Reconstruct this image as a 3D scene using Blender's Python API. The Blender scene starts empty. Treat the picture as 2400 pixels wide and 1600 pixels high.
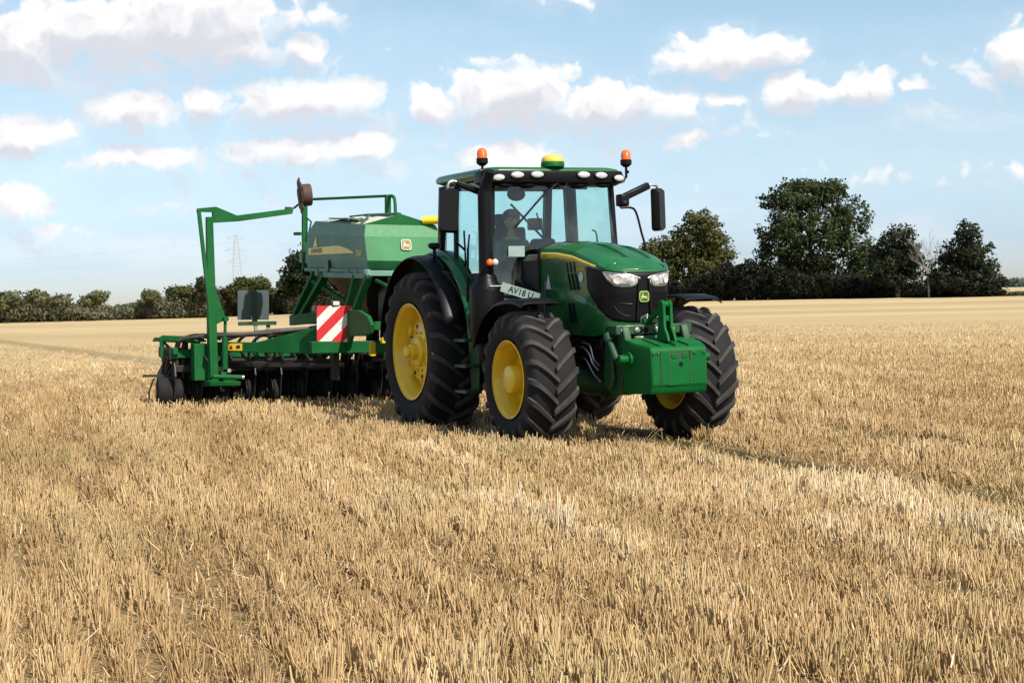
import bpy, bmesh, math, random
import numpy as np
from math import sin, cos, pi, radians, atan2, hypot
from mathutils import Vector, Matrix

scene = bpy.context.scene
COL = scene.collection

# ------------------------------------------------------------------ camera
CAM_H = 1.629
PITCH = math.atan((800 - 685.2) / 4084.0)
ROLL = 0.024
cam_data = bpy.data.cameras.new("camera")
cam = bpy.data.objects.new("camera", cam_data)
COL.objects.link(cam)
cam_data.sensor_width = 36.0
cam_data.lens = 4084.0 / 2400.0 * 36.0
cam_data.clip_start = 0.1
cam_data.clip_end = 20000.0
_x = Vector((1, 0, 0)); _f = Vector((0, cos(PITCH), -sin(PITCH))); _u = Vector((0, sin(PITCH), cos(PITCH)))
_r = _x * cos(ROLL) - _u * sin(ROLL)
_up = _x * sin(ROLL) + _u * cos(ROLL)
cam.matrix_world = Matrix(((_r.x, _up.x, -_f.x, 0), (_r.y, _up.y, -_f.y, 0), (_r.z, _up.z, -_f.z, CAM_H), (0, 0, 0, 1)))
scene.camera = cam

def px_dir(px, py):
    """direction in the world towards a point of the photograph (2400 x 1600), used to set out the far landscape"""
    a = (px - 1200) / 4084.0; b = (800 - py) / 4084.0
    return (_f + _r * a + _up * b)

def px_ground(px, py, z=0.0):
    d = px_dir(px, py); t = (z - CAM_H) / d.z
    return Vector((d.x * t, d.y * t, z))

# ------------------------------------------------------------------ light
SUN_EL = radians(46)
SUN_AZ = Vector((0.62, -0.78, 0)).normalized()
sun_data = bpy.data.lights.new("sun", 'SUN')
sun_data.energy = 4.3
sun_data.angle = radians(0.53)
sun_data.color = (1.0, 0.93, 0.82)
sun = bpy.data.objects.new("sun", sun_data)
COL.objects.link(sun)
_sd = Vector((SUN_AZ.x * cos(SUN_EL), SUN_AZ.y * cos(SUN_EL), sin(SUN_EL)))
sun.rotation_euler = _sd.to_track_quat('Z', 'Y').to_euler()
sun.location = (20, -30, 40)

scene.view_settings.view_transform = 'Standard'
scene.view_settings.look = 'None'
scene.view_settings.exposure = 0.75
scene.view_settings.gamma = 1.0
scene.view_settings.use_curve_mapping = False
scene.render.film_transparent = False

# ------------------------------------------------------------------ sky with cumulus
world = bpy.data.worlds.new("World")
scene.world = world
world.use_nodes = True
NT = world.node_tree
NT.nodes.clear()

class NB:
    """small node-building helper"""
    def __init__(s, nt): s.nt = nt
    def n(s, t, **kw):
        nd = s.nt.nodes.new(t)
        for k, v in kw.items(): setattr(nd, k, v)
        return nd
    def put(s, sock, v):
        if isinstance(v, bpy.types.NodeSocket): s.nt.links.new(v, sock)
        elif v is not None: sock.default_value = v
    def m(s, op, a, b=None, c=None, clamp=False):
        nd = s.n('ShaderNodeMath', operation=op, use_clamp=clamp)
        s.put(nd.inputs[0], a); s.put(nd.inputs[1], b)
        if c is not None: s.put(nd.inputs[2], c)
        return nd.outputs[0]
    def vm(s, op, a, b=None, scale=None):
        nd = s.n('ShaderNodeVectorMath', operation=op)
        s.put(nd.inputs[0], a)
        if b is not None: s.put(nd.inputs[1], b)
        if scale is not None: s.put(nd.inputs['Scale'], scale)
        return nd.outputs['Value'] if op in ('LENGTH', 'DOT_PRODUCT', 'DISTANCE') else nd.outputs[0]
    def comb(s, x, y, z):
        nd = s.n('ShaderNodeCombineXYZ')
        s.put(nd.inputs[0], x); s.put(nd.inputs[1], y); s.put(nd.inputs[2], z)
        return nd.outputs[0]
    def sep(s, v):
        nd = s.n('ShaderNodeSeparateXYZ'); s.put(nd.inputs[0], v); return nd.outputs
    def noise(s, v, scale, detail=4, rough=0.5, dist=0.0, flat=False):
        nd = s.n('ShaderNodeTexNoise', noise_dimensions='2D' if flat else '3D')
        if v is not None: s.put(nd.inputs['Vector'], v)
        nd.inputs['Scale'].default_value = scale; nd.inputs['Detail'].default_value = detail
        nd.inputs['Roughness'].default_value = rough; nd.inputs['Distortion'].default_value = dist
        return nd.outputs
    def ramp(s, fac, stops, interp='LINEAR'):
        nd = s.n('ShaderNodeValToRGB'); nd.color_ramp.interpolation = interp
        el = nd.color_ramp.elements
        while len(el) < len(stops): el.new(0.5)
        for e, (p, c) in zip(el, stops):
            e.position = p; e.color = (c[0], c[1], c[2], 1) if hasattr(c, '__len__') else (c, c, c, 1)
        s.put(nd.inputs[0], fac); return nd.outputs[0]
    def mix(s, fac, a, b, blend='MIX'):
        nd = s.n('ShaderNodeMix', data_type='RGBA', blend_type=blend)
        s.put(nd.inputs[0], fac)
        for sk, v in ((nd.inputs[6], a), (nd.inputs[7], b)):
            if isinstance(v, tuple): v = (v[0], v[1], v[2], 1)
            s.put(sk, v)
        return nd.outputs[2]
    def sstep(s, x, lo, hi):
        nd = s.n('ShaderNodeMapRange', interpolation_type='SMOOTHSTEP')
        s.put(nd.inputs[0], x); nd.inputs[1].default_value = lo; nd.inputs[2].default_value = hi
        nd.inputs[3].default_value = 0; nd.inputs[4].default_value = 1
        return nd.outputs[0]

# clouds: (x, y, rx, ry, weight) measured on the photograph, turned into sky directions below
CLOUDS = [
    (40, 110, 190, 105, 1.0), (250, 80, 230, 95, 1.0), (440, 60, 230, 110, 1.15), (560, 110, 120, 60, .9),
    (110, 170, 150, 60, .55), (300, 150, 200, 55, .6), (720, 112, 60, 50, .9), (700, 30, 110, 45, .5),
    (300, 265, 118, 58, 1.05), (45, 320, 105, 62, 1.0), (125, 300, 50, 38, .7), (485, 243, 68, 55, 1.0),
    (725, 245, 175, 68, 1.0), (620, 258, 90, 36, .6), (985, 245, 90, 50, .8),
    (330, 372, 150, 40, .85), (690, 362, 190, 48, .75), (845, 355, 75, 42, .95),
    (1190, 225, 165, 82, 1.05), (1400, 245, 200, 66, .95), (1560, 262, 150, 45, .6), (1700, 245, 70, 24, .5),
    (1730, 125, 150, 58, 1.1), (1640, 140, 90, 36, .9), (1840, 120, 70, 40, .8),
    (1900, 222, 110, 62, 1.0), (2030, 212, 110, 52, .9), (2170, 205, 40, 26, .4),
    (2400, 120, 70, 75, 1.0), (2340, 170, 60, 34, .45), (1592, 338, 45, 30, .75), (1200, 378, 120, 46, 1.0),
    (60, 480, 75, 62, .85), (90, 540, 80, 30, .5), (1790, 332, 60, 16, .3), (380, 480, 130, 26, .22),
    (640, 470, 70, 22, .18), (300, 190, 360, 62, .30), (700, 300, 430, 58, .30), (1300, 305, 430, 66, .34), (1620, 295, 260, 50, .30), (350, 405, 320, 40, .26), (760, 405, 300, 42, .26), (2090, 265, 220, 46, .28), (120, 150, 260, 120, .50), (90, 570, 140, 60, .30), (2320, 185, 150, 60, .28), (620, 150, 240, 60, .25), (1300, 5, 90, 16, .4), (2280, 390, 260, 16, .20), (2000, 425, 330, 22, .15),
]
nb = NB(NT)
tc = nb.n('ShaderNodeTexCoord')
d = nb.sep(tc.outputs['Generated'])
dy = nb.m('MAXIMUM', d[1], 0.05)
gx = nb.m('DIVIDE', d[0], dy); gz = nb.m('DIVIDE', d[2], dy)
P0 = nb.comb(gx, gz, 0.0)
n1 = nb.noise(P0, 42, 5, 0.6, flat=True)[1]
n2 = nb.noise(P0, 13, 4, 0.55, flat=True)[1]
w1 = nb.vm('SCALE', nb.vm('SUBTRACT', n1, (.5, .5, .5)), scale=0.022)
w2 = nb.vm('SCALE', nb.vm('SUBTRACT', n2, (.5, .5, .5)), scale=0.034)
W = nb.vm('MULTIPLY', nb.vm('ADD', w1, w2), (1.0, 0.62, 0.0))
PW = nb.vm('ADD', P0, W)

grp = bpy.data.node_groups.new("cloud_field", 'ShaderNodeTree')
grp.interface.new_socket('P', in_out='INPUT', socket_type='NodeSocketVector')
grp.interface.new_socket('F', in_out='OUTPUT', socket_type='NodeSocketFloat')
g = NB(grp)
gin = g.n('NodeGroupInput'); gout = g.n('NodeGroupOutput')
acc = None
for (cx, cy, rx, ry, wt) in CLOUDS:
    dd = px_dir(cx, cy)
    c = (dd.x / dd.y, dd.z / dd.y, 0)
    q = g.vm('MULTIPLY', g.vm('SUBTRACT', gin.outputs[0], c), (4084.0 / (rx * 1.25), 4084.0 / (ry * 1.25), 0))
    ln = g.vm('LENGTH', q)
    f = g.m('MULTIPLY_ADD', ln, -wt, wt)
    acc = f if acc is None else g.m('SMOOTH_MAX', acc, f, 0.12)
g.nt.links.new(acc, gout.inputs[0])

def field(p):
    nd = nb.n('ShaderNodeGroup'); nd.node_tree = grp
    nb.put(nd.inputs[0], p); return nd.outputs[0]
F0 = field(PW)
F1 = field(nb.vm('ADD', PW, (0.003, 0.0125, 0)))
vor = nb.n('ShaderNodeTexVoronoi', voronoi_dimensions='2D', feature='SMOOTH_F1'); nb.put(vor.inputs['Vector'], nb.vm('MULTIPLY', PW, (1, 1.35, 1))); vor.inputs['Scale'].default_value = 62; vor.inputs['Smoothness'].default_value = .35
vor2 = nb.n('ShaderNodeTexVoronoi', voronoi_dimensions='2D', feature='SMOOTH_F1'); nb.put(vor2.inputs['Vector'], PW); vor2.inputs['Scale'].default_value = 150; vor2.inputs['Smoothness'].default_value = .3
puff = nb.m('ADD', nb.m('MULTIPLY_ADD', vor.outputs['Distance'], -.46, .20), nb.m('MULTIPLY_ADD', vor2.outputs['Distance'], -.20, .085))
fine = nb.m('ADD', nb.m('MULTIPLY_ADD', nb.noise(PW, 60, 6, 0.62, flat=True)[0], 0.44, -0.22), puff)
Fm = nb.m('ADD', F0, fine)
lit = nb.sstep(nb.m('ADD', nb.m('SUBTRACT', F1, nb.m('MULTIPLY', F0, 0.35)), nb.m('MULTIPLY', fine, 0.9)), -0.12, 0.55)
# crisp lumpy tops, soft ragged bases
mask = nb.m('ADD', nb.m('MULTIPLY', nb.sstep(Fm, 0.06, 0.44), nb.m('SUBTRACT', 1.0, lit)), nb.m('MULTIPLY', nb.sstep(Fm, -0.02, 0.74), lit))
halo = nb.m('MULTIPLY', nb.sstep(nb.m('ADD', F0, nb.m('MULTIPLY', fine, .5)), -0.45, 0.25), 0.12)
mask = nb.m('MAXIMUM', mask, halo)
# thin veil low over the horizon
veil = nb.m('MULTIPLY', nb.sstep(nb.noise(nb.vm('MULTIPLY', P0, (1, 5, 1)), 5, 5, 0.55)[0], 0.42, 0.75),
            nb.m('MULTIPLY', nb.sstep(gz, 0.0, 0.03), nb.m('SUBTRACT', 1.0, nb.sstep(gz, 0.07, 0.16))))
mask2 = nb.m('MAXIMUM', mask, nb.m('MULTIPLY', veil, 0.45))
front = nb.sstep(d[1], 0.1, 0.3)
# behind and overhead: loose noise cumulus of the same kind
hz = nb.m('MAXIMUM', d[2], 0.05)
Q = nb.comb(nb.m('DIVIDE', d[0], hz), nb.m('DIVIDE', d[1], hz), 0)
other = nb.sstep(nb.noise(Q, 0.9, 6, 0.55)[0], 0.55, 0.70)
maskc = nb.m('ADD', nb.m('MULTIPLY', mask2, front), nb.m('MULTIPLY', nb.m('MULTIPLY', other, nb.sstep(d[2], 0.18, 0.35)), 0.75))
sky = nb.n('ShaderNodeTexSky', sky_type='NISHITA', sun_disc=False)
sky.sun_elevation = SUN_EL
sky.sun_rotation = atan2(SUN_AZ.x, SUN_AZ.y)
sky.altitude = 50; sky.air_density = 1.0; sky.dust_density = 0.6; sky.ozone_density = 1.6
zz = nb.m('MULTIPLY_ADD', nb.m('MAXIMUM', d[2], 0.0), 1.9, 0.02)
nb.put(sky.inputs[0], nb.vm('NORMALIZE', nb.comb(d[0], d[1], zz)))
SKY_S = 0.115
# late-summer haze: paler towards the horizon
tint = nb.ramp(nb.m('MULTIPLY', gz, 4.0), [(0.0, (.54, .55, .65)), (.08, (.575, .585, .69)), (.30, (1.02, .93, .80)), (.60, (1.34, 1.25, 1.0)), (1.0, (1.3, 1.2, .98))])
skyc = nb.vm('MULTIPLY', nb.vm('SCALE', sky.outputs[0], scale=SKY_S), tint)
cl = nb.mix(lit, (0.64, 0.63, 0.625), (0.435, 0.445, 0.485))
fc = nb.mix(maskc, skyc, cl)
bg = nb.n('ShaderNodeBackground'); nb.put(bg.inputs[0], fc); bg.inputs[1].default_value = 1.0
out = nb.n('ShaderNodeOutputWorld'); NT.links.new(bg.outputs[0], out.inputs[0])
world.cycles.sampling_method = 'MANUAL'
world.cycles.sample_map_resolution = 512

# ------------------------------------------------------------------ materials
def new_mat(name):
    m = bpy.data.materials.new(name); m.use_nodes = True
    nt = m.node_tree; nt.nodes.clear()
    b = NB(nt); o = b.n('ShaderNodeOutputMaterial'); p = b.n('ShaderNodeBsdfPrincipled')
    nt.links.new(p.outputs[0], o.inputs[0])
    return m, b, p, o

def paint(name, col, rough=0.35, coat=0.35, dust=0.35, dustcol=(0.30, 0.25, 0.17), var=0.18, scale=3.0, metallic=0.0, spec=0.5, bump=0.0):
    """painted or moulded surface: slight tone variation, and field dust that has settled in patches and on ledges"""
    m, b, p, o = new_mat(name)
    tc = b.n('ShaderNodeTexCoord')
    n = b.noise(tc.outputs['Object'], scale, 5, 0.6)[0]
    fine = b.noise(tc.outputs['Object'], scale * 14, 3, 0.65)[0]
    dark = tuple(c * (1 - var) for c in col); light = tuple(min(1, c * (1 + var)) for c in col)
    base = b.ramp(n, [(0.3, dark), (0.7, light)])
    geo = b.n('ShaderNodeNewGeometry')
    nz = b.sep(geo.outputs['Normal'])[2]
    ledge = b.m('MULTIPLY', b.sstep(nz, 0.2, 1.0), 0.7)
    patch = b.m('MULTIPLY', b.sstep(b.m('MULTIPLY_ADD', fine, 0.5, b.m('MULTIPLY', n, 0.6)), 0.45, 0.8), 1.0)
    df = b.m('MULTIPLY', b.m('ADD', b.m('MULTIPLY', ledge, patch), b.m('MULTIPLY', patch, 0.28)), dust, clamp=True)
    colr = b.mix(df, base, dustcol)
    b.put(p.inputs['Base Color'], colr)
    b.put(p.inputs['Roughness'], b.m('MULTIPLY_ADD', df, 0.5, b.m('MULTIPLY_ADD', fine, 0.12, rough - 0.06), clamp=True))
    p.inputs['Coat Weight'].default_value = coat; p.inputs['Coat Roughness'].default_value = 0.12
    p.inputs['Metallic'].default_value = metallic
    p.inputs['Specular IOR Level'].default_value = spec
    if bump:
        bp = b.n('ShaderNodeBump'); bp.inputs['Strength'].default_value = bump; bp.inputs['Distance'].default_value = 0.01
        b.put(bp.inputs['Height'], fine); b.put(p.inputs['Normal'], bp.outputs[0])
    return m

M = {}
M['green'] = paint('green_paint', (0.0032, 0.092, 0.020), 0.30, 0.25, 0.06)
M['weight_green'] = paint('weight_paint', (0.0010, 0.086, 0.017), 0.5, 0.0, 0.03, spec=.14, var=.10)
M['drill_green'] = paint('drill_paint', (0.0022, 0.082, 0.018), 0.6, 0.0, 0.12, spec=.18)
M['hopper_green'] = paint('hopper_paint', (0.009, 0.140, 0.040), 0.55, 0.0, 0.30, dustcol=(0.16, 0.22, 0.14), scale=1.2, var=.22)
M['hopper_side'] = paint('hopper_side_paint', (0.120, 0.235, 0.195), 0.65, 0.0, 0.30, dustcol=(0.24, 0.28, 0.24), scale=1.5, spec=.35)  # faded dusty paint, with the sky sheen mixed into its grey
M['dark_green'] = paint('chassis_paint', (0.003, 0.046, 0.012), 0.5, 0.1, 0.18)
M['yellow'] = paint('yellow_paint', (0.74, 0.48, 0.012), 0.40, 0.2, 0.18, dustcol=(0.30, 0.22, 0.10))
M['stripe'] = paint('stripe_yellow', (0.62, 0.46, 0.06), 0.4, 0.2, 0.06)
M['letter'] = paint('lettering', (0.20, 0.14, 0.015), 0.4, 0.1, 0.1)
M['letter_green'] = paint('lettering_green', (0.03, 0.09, 0.02), 0.4, 0.1, 0.1)
M['black'] = paint('black_plastic', (0.0038, 0.0038, 0.0052), 0.40, 0.0, 0.05, dustcol=(0.04, 0.038, 0.036), spec=.16)
M['grille'] = paint('grille_plastic', (0.0036, 0.0032, 0.0044), 0.5, 0.0, 0.05, spec=.18, dustcol=(0.07, 0.06, 0.055))
M['rubber'] = paint('tyre_rubber', (0.0075, 0.0072, 0.0085), 0.8, 0.0, 0.26, dustcol=(0.042, 0.038, 0.036), scale=5, spec=.3, bump=.3)
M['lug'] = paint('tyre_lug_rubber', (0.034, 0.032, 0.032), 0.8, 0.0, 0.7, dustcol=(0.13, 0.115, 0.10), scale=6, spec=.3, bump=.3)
M['steel'] = paint('bare_steel', (0.42, 0.42, 0.41), 0.35, 0.0, 0.3, metallic=1.0)
M['chrome'] = paint('chrome', (0.75, 0.75, 0.76), 0.15, 0.0, 0.05, metallic=1.0)
M['dark_steel'] = paint('dark_steel', (0.018, 0.017, 0.016), 0.55, 0.0, 0.25, metallic=0.3, dustcol=(0.06, 0.05, 0.04))
M['rust'] = paint('rusty_steel', (0.060, 0.030, 0.020), 0.75, 0.0, 0.25, dustcol=(0.12, 0.07, 0.045), bump=.4)
M['hose'] = paint('hose_rubber', (0.030, 0.028, 0.026), 0.6, 0.0, 0.7, dustcol=(0.17, 0.15, 0.12))
M['white'] = paint('white_paint', (0.62, 0.60, 0.56), 0.45, 0.0, 0.35)
M['grey_panel'] = paint('grey_panel', (0.040, 0.062, 0.062), 0.5, 0.0, 0.3)
M['tarp'] = paint('tarp_cover', (0.50, 0.49, 0.42), 0.7, 0.0, 0.3)
M['tarp_green'] = paint('tarp_green', (0.012, 0.07, 0.03), 0.6, 0.0, 0.3)
M['plate'] = paint('plate_reflective', (0.22, 0.30, 0.27), 0.4, 0.2, 0.15)
M['plate_black'] = paint('plate_black', (0.01, 0.01, 0.012), 0.4, 0.0, 0.0)
M['seat'] = paint('seat_fabric', (0.05, 0.05, 0.055), 0.9, 0.0, 0.2)
M['cab_trim'] = paint('cab_trim', (0.035, 0.034, 0.034), 0.7, 0.0, 0.3)
M['skin'] = paint('skin', (0.42, 0.24, 0.17), 0.55, 0.0, 0.0, var=.08)
M['hair'] = paint('hair', (0.06, 0.045, 0.035), 0.8, 0.0, 0.0)
M['shirt'] = paint('work_shirt', (0.05, 0.13, 0.11), 0.9, 0.0, 0.1)
M['trousers'] = paint('work_trousers', (0.05, 0.055, 0.07), 0.9, 0.0, 0.2)
M['galv'] = paint('galvanised_steel', (0.36, 0.38, 0.40), 0.6, 0.0, 0.0)
M['sticker'] = paint('white_sticker', (0.50, 0.54, 0.57), 0.4, 0.2, 0.1)
M['sticker_yellow'] = paint('yellow_sticker', (0.72, 0.42, 0.02), 0.4, 0.1, 0.15)
M['badge_dark'] = paint('badge_green', (0.012, 0.060, 0.014), 0.35, 0.3, 0.05)
M['badge_line'] = paint('badge_yellow', (0.40, 0.46, 0.07), 0.35, 0.2, 0.05)

def clear_mat(name, tint, refl=1.0, rough=0.02):
    m = bpy.data.materials.new(name); m.use_nodes = True; nt = m.node_tree; nt.nodes.clear(); b = NB(nt)
    o = b.n('ShaderNodeOutputMaterial'); t = b.n('ShaderNodeBsdfTransparent'); t.inputs[0].default_value = (*tint, 1)
    gl = b.n('ShaderNodeBsdfGlossy'); gl.inputs['Roughness'].default_value = rough; gl.inputs['Color'].default_value = (.95, .97, 1, 1)
    fr = b.n('ShaderNodeFresnel'); fr.inputs[0].default_value = 1.5
    tc = b.n('ShaderNodeTexCoord')
    smear = b.noise(tc.outputs['Object'], 2.2, 5, 0.6)[0]
    dust = b.n('ShaderNodeBsdfDiffuse'); dust.inputs[0].default_value = (0.42, 0.40, 0.36, 1)
    mx = b.n('ShaderNodeMixShader'); b.put(mx.inputs[0], b.m('MULTIPLY', fr.outputs[0], refl))
    nt.links.new(t.outputs[0], mx.inputs[1]); nt.links.new(gl.outputs[0], mx.inputs[2])
    mx2 = b.n('ShaderNodeMixShader'); b.put(mx2.inputs[0], b.m('MULTIPLY', b.sstep(smear, 0.45, 0.75), 0.09))
    nt.links.new(mx.outputs[0], mx2.inputs[1]); nt.links.new(dust.outputs[0], mx2.inputs[2])
    nt.links.new(mx2.outputs[0], o.inputs[0]); return m
M['glass'] = clear_mat('tinted_glass', (0.73, 0.93, 0.905))
M['lens_clear'] = clear_mat('clear_lens', (0.92, 0.93, 0.94), 1.0)

def lens_mat(name, col, rough=0.15):
    m, b, p, o = new_mat(name)
    p.inputs['Base Color'].default_value = (*col, 1); p.inputs['Roughness'].default_value = rough
    p.inputs['Transmission Weight'].default_value = 0.25; p.inputs['Coat Weight'].default_value = 0.6
    tc = b.n('ShaderNodeTexCoord')
    wv = b.n('ShaderNodeTexWave', wave_type='BANDS', bands_direction='Z'); wv.inputs['Scale'].default_value = 30
    b.put(wv.inputs['Vector'], tc.outputs['Object'])
    bp = b.n('ShaderNodeBump'); bp.inputs['Strength'].default_value = 0.35; bp.inputs['Distance'].default_value = 0.004
    b.put(bp.inputs['Height'], wv.outputs[1]); b.put(p.inputs['Normal'], bp.outputs[0])
    return m
M['amber'] = lens_mat('amber_lens', (0.95, 0.16, 0.012))
M['lamp_lens'] = lens_mat('lamp_lens', (0.60, 0.60, 0.60), 0.2)
M['reflector'] = paint('lamp_reflector', (0.60, 0.59, 0.57), 0.28, 0.3, 0.10, metallic=0.5, dustcol=(.30, .27, .22), var=.35, scale=16)

def board_mat():
    m, b, p, o = new_mat('hazard_stripes')
    tc = b.n('ShaderNodeTexCoord'); s = b.sep(tc.outputs['Object'])
    q = b.m('DIVIDE', b.m('SUBTRACT', s[0], s[2]), 0.5)
    st = b.m('LESS_THAN', b.m('FRACT', b.m('DIVIDE', b.m('ADD', q, 10 * 0.71 + 0.32), 0.71)), 0.52)
    n = b.noise(tc.outputs['Object'], 18, 5, 0.7)[0]
    red = b.mix(b.sstep(n, .4, .8), (0.50, 0.012, 0.018), (0.36, 0.03, 0.03))
    wh = b.mix(b.sstep(n, .45, .75), (0.64, 0.60, 0.56), (0.42, 0.38, 0.33))
    b.put(p.inputs['Base Color'], b.mix(st, wh, red)); p.inputs['Roughness'].default_value = .45
    return m
M['hazard'] = board_mat()

# ------------------------------------------------------------------ mesh builder
class MB:
    def __init__(s): s.V = []; s.F = []; s.I = []
    def add(s, vs, fs, m=0):
        o = len(s.V); s.V += [tuple(v) for v in vs]; s.F += [tuple(i + o for i in f) for f in fs]; s.I += [m] * len(fs); return s
    def box(s, x0, x1, y0, y1, z0, z1, m=0):
        v = [(x, y, z) for x in (x0, x1) for y in (y0, y1) for z in (z0, z1)]
        return s.add(v, [(0, 1, 3, 2), (4, 6, 7, 5), (0, 4, 5, 1), (2, 3, 7, 6), (0, 2, 6, 4), (1, 5, 7, 3)], m)
    def frame(s, p0, p1, up=(0, 0, 1)):
        a = Vector(p1) - Vector(p0); a.normalize(); u = Vector(up)
        if abs(a.dot(u)) > 0.98: u = Vector((1, 0, 0))
        r = a.cross(u).normalized(); u = r.cross(a).normalized(); return a, r, u
    def bar(s, p0, p1, w, h=None, up=(0, 0, 1), w2=None, h2=None, m=0):
        h = w if h is None else h; w2 = w if w2 is None else w2; h2 = h if h2 is None else h2
        a, r, u = s.frame(p0, p1, up); p0 = Vector(p0); p1 = Vector(p1)
        v = []
        for p, ww, hh in ((p0, w, h), (p1, w2, h2)):
            v += [p - r * ww / 2 - u * hh / 2, p + r * ww / 2 - u * hh / 2, p + r * ww / 2 + u * hh / 2, p - r * ww / 2 + u * hh / 2]
        return s.add(v, [(0, 1, 2, 3), (4, 7, 6, 5), (0, 4, 5, 1), (1, 5, 6, 2), (2, 6, 7, 3), (3, 7, 4, 0)], m)
    def tube(s, pts, r, n=10, m=0):
        pts = [Vector(p) for p in pts]; rs = r if hasattr(r, '__len__') else [r] * len(pts)
        v = []; f = []; ref = None
        for i, p in enumerate(pts):
            t = (pts[min(i + 1, len(pts) - 1)] - pts[max(i - 1, 0)]).normalized()
            if ref is None:
                ref = Vector((0, 0, 1)) if abs(t.z) < 0.9 else Vector((1, 0, 0))
            a = t.cross(ref).normalized(); b = a.cross(t).normalized(); ref = b
            for k in range(n):
                an = 2 * pi * k / n; v.append(p + (a * cos(an) + b * sin(an)) * rs[i])
        for i in range(len(pts) - 1):
            for k in range(n):
                f.append((i * n + k, i * n + (k + 1) % n, (i + 1) * n + (k + 1) % n, (i + 1) * n + k))
        f.append(tuple(range(n))[::-1]); f.append(tuple(range((len(pts) - 1) * n, len(pts) * n)))
        return s.add(v, f, m)
    def lathe(s, prof, c=(0, 0, 0), axis=(0, 1, 0), n=48, m=0, cap=True):
        """prof: (radius, distance along axis)"""
        ax = Vector(axis).normalized(); ref = Vector((0, 0, 1)) if abs(ax.z) < 0.9 else Vector((1, 0, 0))
        a = ax.cross(ref).normalized(); b = ax.cross(a).normalized(); c = Vector(c)
        v = []; f = []
        for (r, t) in prof:
            for k in range(n):
                an = 2 * pi * k / n; v.append(c + ax * t + (a * cos(an) + b * sin(an)) * max(r, 1e-4))
        for i in range(len(prof) - 1):
            for k in range(n):
                f.append((i * n + k, i * n + (k + 1) % n, (i + 1) * n + (k + 1) % n, (i + 1) * n + k))
        if cap:
            f.append(tuple(range(n))[::-1]); f.append(tuple(range((len(prof) - 1) * n, len(prof) * n)))
        return s.add(v, f, m)
    def prism(s, poly, axis, t0, t1, m=0):
        """poly: 2-D outline; axis 'y': (x,z) outline, 'x': (y,z), 'z': (x,y)"""
        def pt(p, t): return {'y': (p[0], t, p[1]), 'x': (t, p[0], p[1]), 'z': (p[0], p[1], t)}[axis]
        n = len(poly); v = [pt(p, t0) for p in poly] + [pt(p, t1) for p in poly]
        f = [tuple(range(n)), tuple(range(n, 2 * n))[::-1]] + [(i, i + n, (i + 1) % n + n, (i + 1) % n) for i in range(n)]
        return s.add(v, f, m)
    def loft(s, rings, m=0, close=True, cap=True):
        n = len(rings[0]); v = [p for r in rings for p in r]; f = []
        for i in range(len(rings) - 1):
            for k in range(n if close else n - 1):
                f.append((i * n + k, i * n + (k + 1) % n, (i + 1) * n + (k + 1) % n, (i + 1) * n + k))
        if cap and close:
            f.append(tuple(range(n))[::-1]); f.append(tuple(range((len(rings) - 1) * n, len(rings) * n)))
        return s.add(v, f, m)
    def ball(s, c, r, n=16, m=0, sc=(1, 1, 1)):
        k = n // 2; pr = []
        v = []; f = []
        for i in range(k + 1):
            th = pi * i / k
            for j in range(n):
                an = 2 * pi * j / n
                v.append((c[0] + r * sc[0] * sin(th) * cos(an), c[1] + r * sc[1] * sin(th) * sin(an), c[2] + r * sc[2] * cos(th)))
        for i in range(k):
            for j in range(n):
                f.append((i * n + j, (i + 1) * n + j, (i + 1) * n + (j + 1) % n, i * n + (j + 1) % n))
        return s.add(v, f, m)
    def mesh(s, name, mats, smooth=35, recalc=True):
        me = bpy.data.meshes.new(name); me.from_pydata(s.V, [], s.F)
        for mt in mats: me.materials.append(mt)
        bm = bmesh.new(); bm.from_mesh(me)
        for f, i in zip(bm.faces, s.I): f.material_index = i; f.smooth = True
        bmesh.ops.remove_doubles(bm, verts=bm.verts, dist=1e-5)
        if recalc: bmesh.ops.recalc_face_normals(bm, faces=bm.faces)
        bm.to_mesh(me); bm.free()
        try: me.set_sharp_from_angle(angle=radians(smooth))
        except Exception: pass
        me.update(); return me
    def build(s, name, mats, parent=None, bevel=0.0, smooth=35, seg=2, recalc=True, solid=0.0):
        mats = mats if isinstance(mats, (list, tuple)) else [mats]
        o = bpy.data.objects.new(name, s.mesh(name, mats, smooth, recalc)); COL.objects.link(o)
        if parent: o.parent = parent
        if solid:
            md = o.modifiers.new('thickness', 'SOLIDIFY'); md.thickness = solid; md.offset = -1
        if bevel:
            md = o.modifiers.new('bevel', 'BEVEL'); md.width = bevel; md.segments = seg; md.limit_method = 'ANGLE'; md.angle_limit = radians(40)
        return o

def empty(name, parent=None, loc=(0, 0, 0)):
    o = bpy.data.objects.new(name, None); COL.objects.link(o); o.empty_display_size = 0.3
    o.location = loc
    if parent: o.parent = parent
    return o
def tag(o, label=None, cat=None, group=None, kind=None):
    if label: o['label'] = label
    if cat: o['category'] = cat
    if group: o['group'] = group
    if kind: o['kind'] = kind
    return o
def interp(x, pts):
    if x <= pts[0][0]: return pts[0][1]
    for (a, b), (c, d_) in zip(pts, pts[1:]):
        if x <= c: return b + (d_ - b) * (x - a) / (c - a)
    return pts[-1][1]
def smooth_path(pts, k=6):
    pts = [Vector(p) for p in pts]; out = []
    for i in range(len(pts) - 1):
        p0 = pts[max(i - 1, 0)]; p1 = pts[i]; p2 = pts[i + 1]; p3 = pts[min(i + 2, len(pts) - 1)]
        for j in range(k):
            t = j / k
            out.append(0.5 * ((2 * p1) + (p2 - p0) * t + (2 * p0 - 5 * p1 + 4 * p2 - p3) * t * t + (3 * p1 - p0 - 3 * p2 + p3) * t ** 3))
    out.append(pts[-1]); return out
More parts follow.
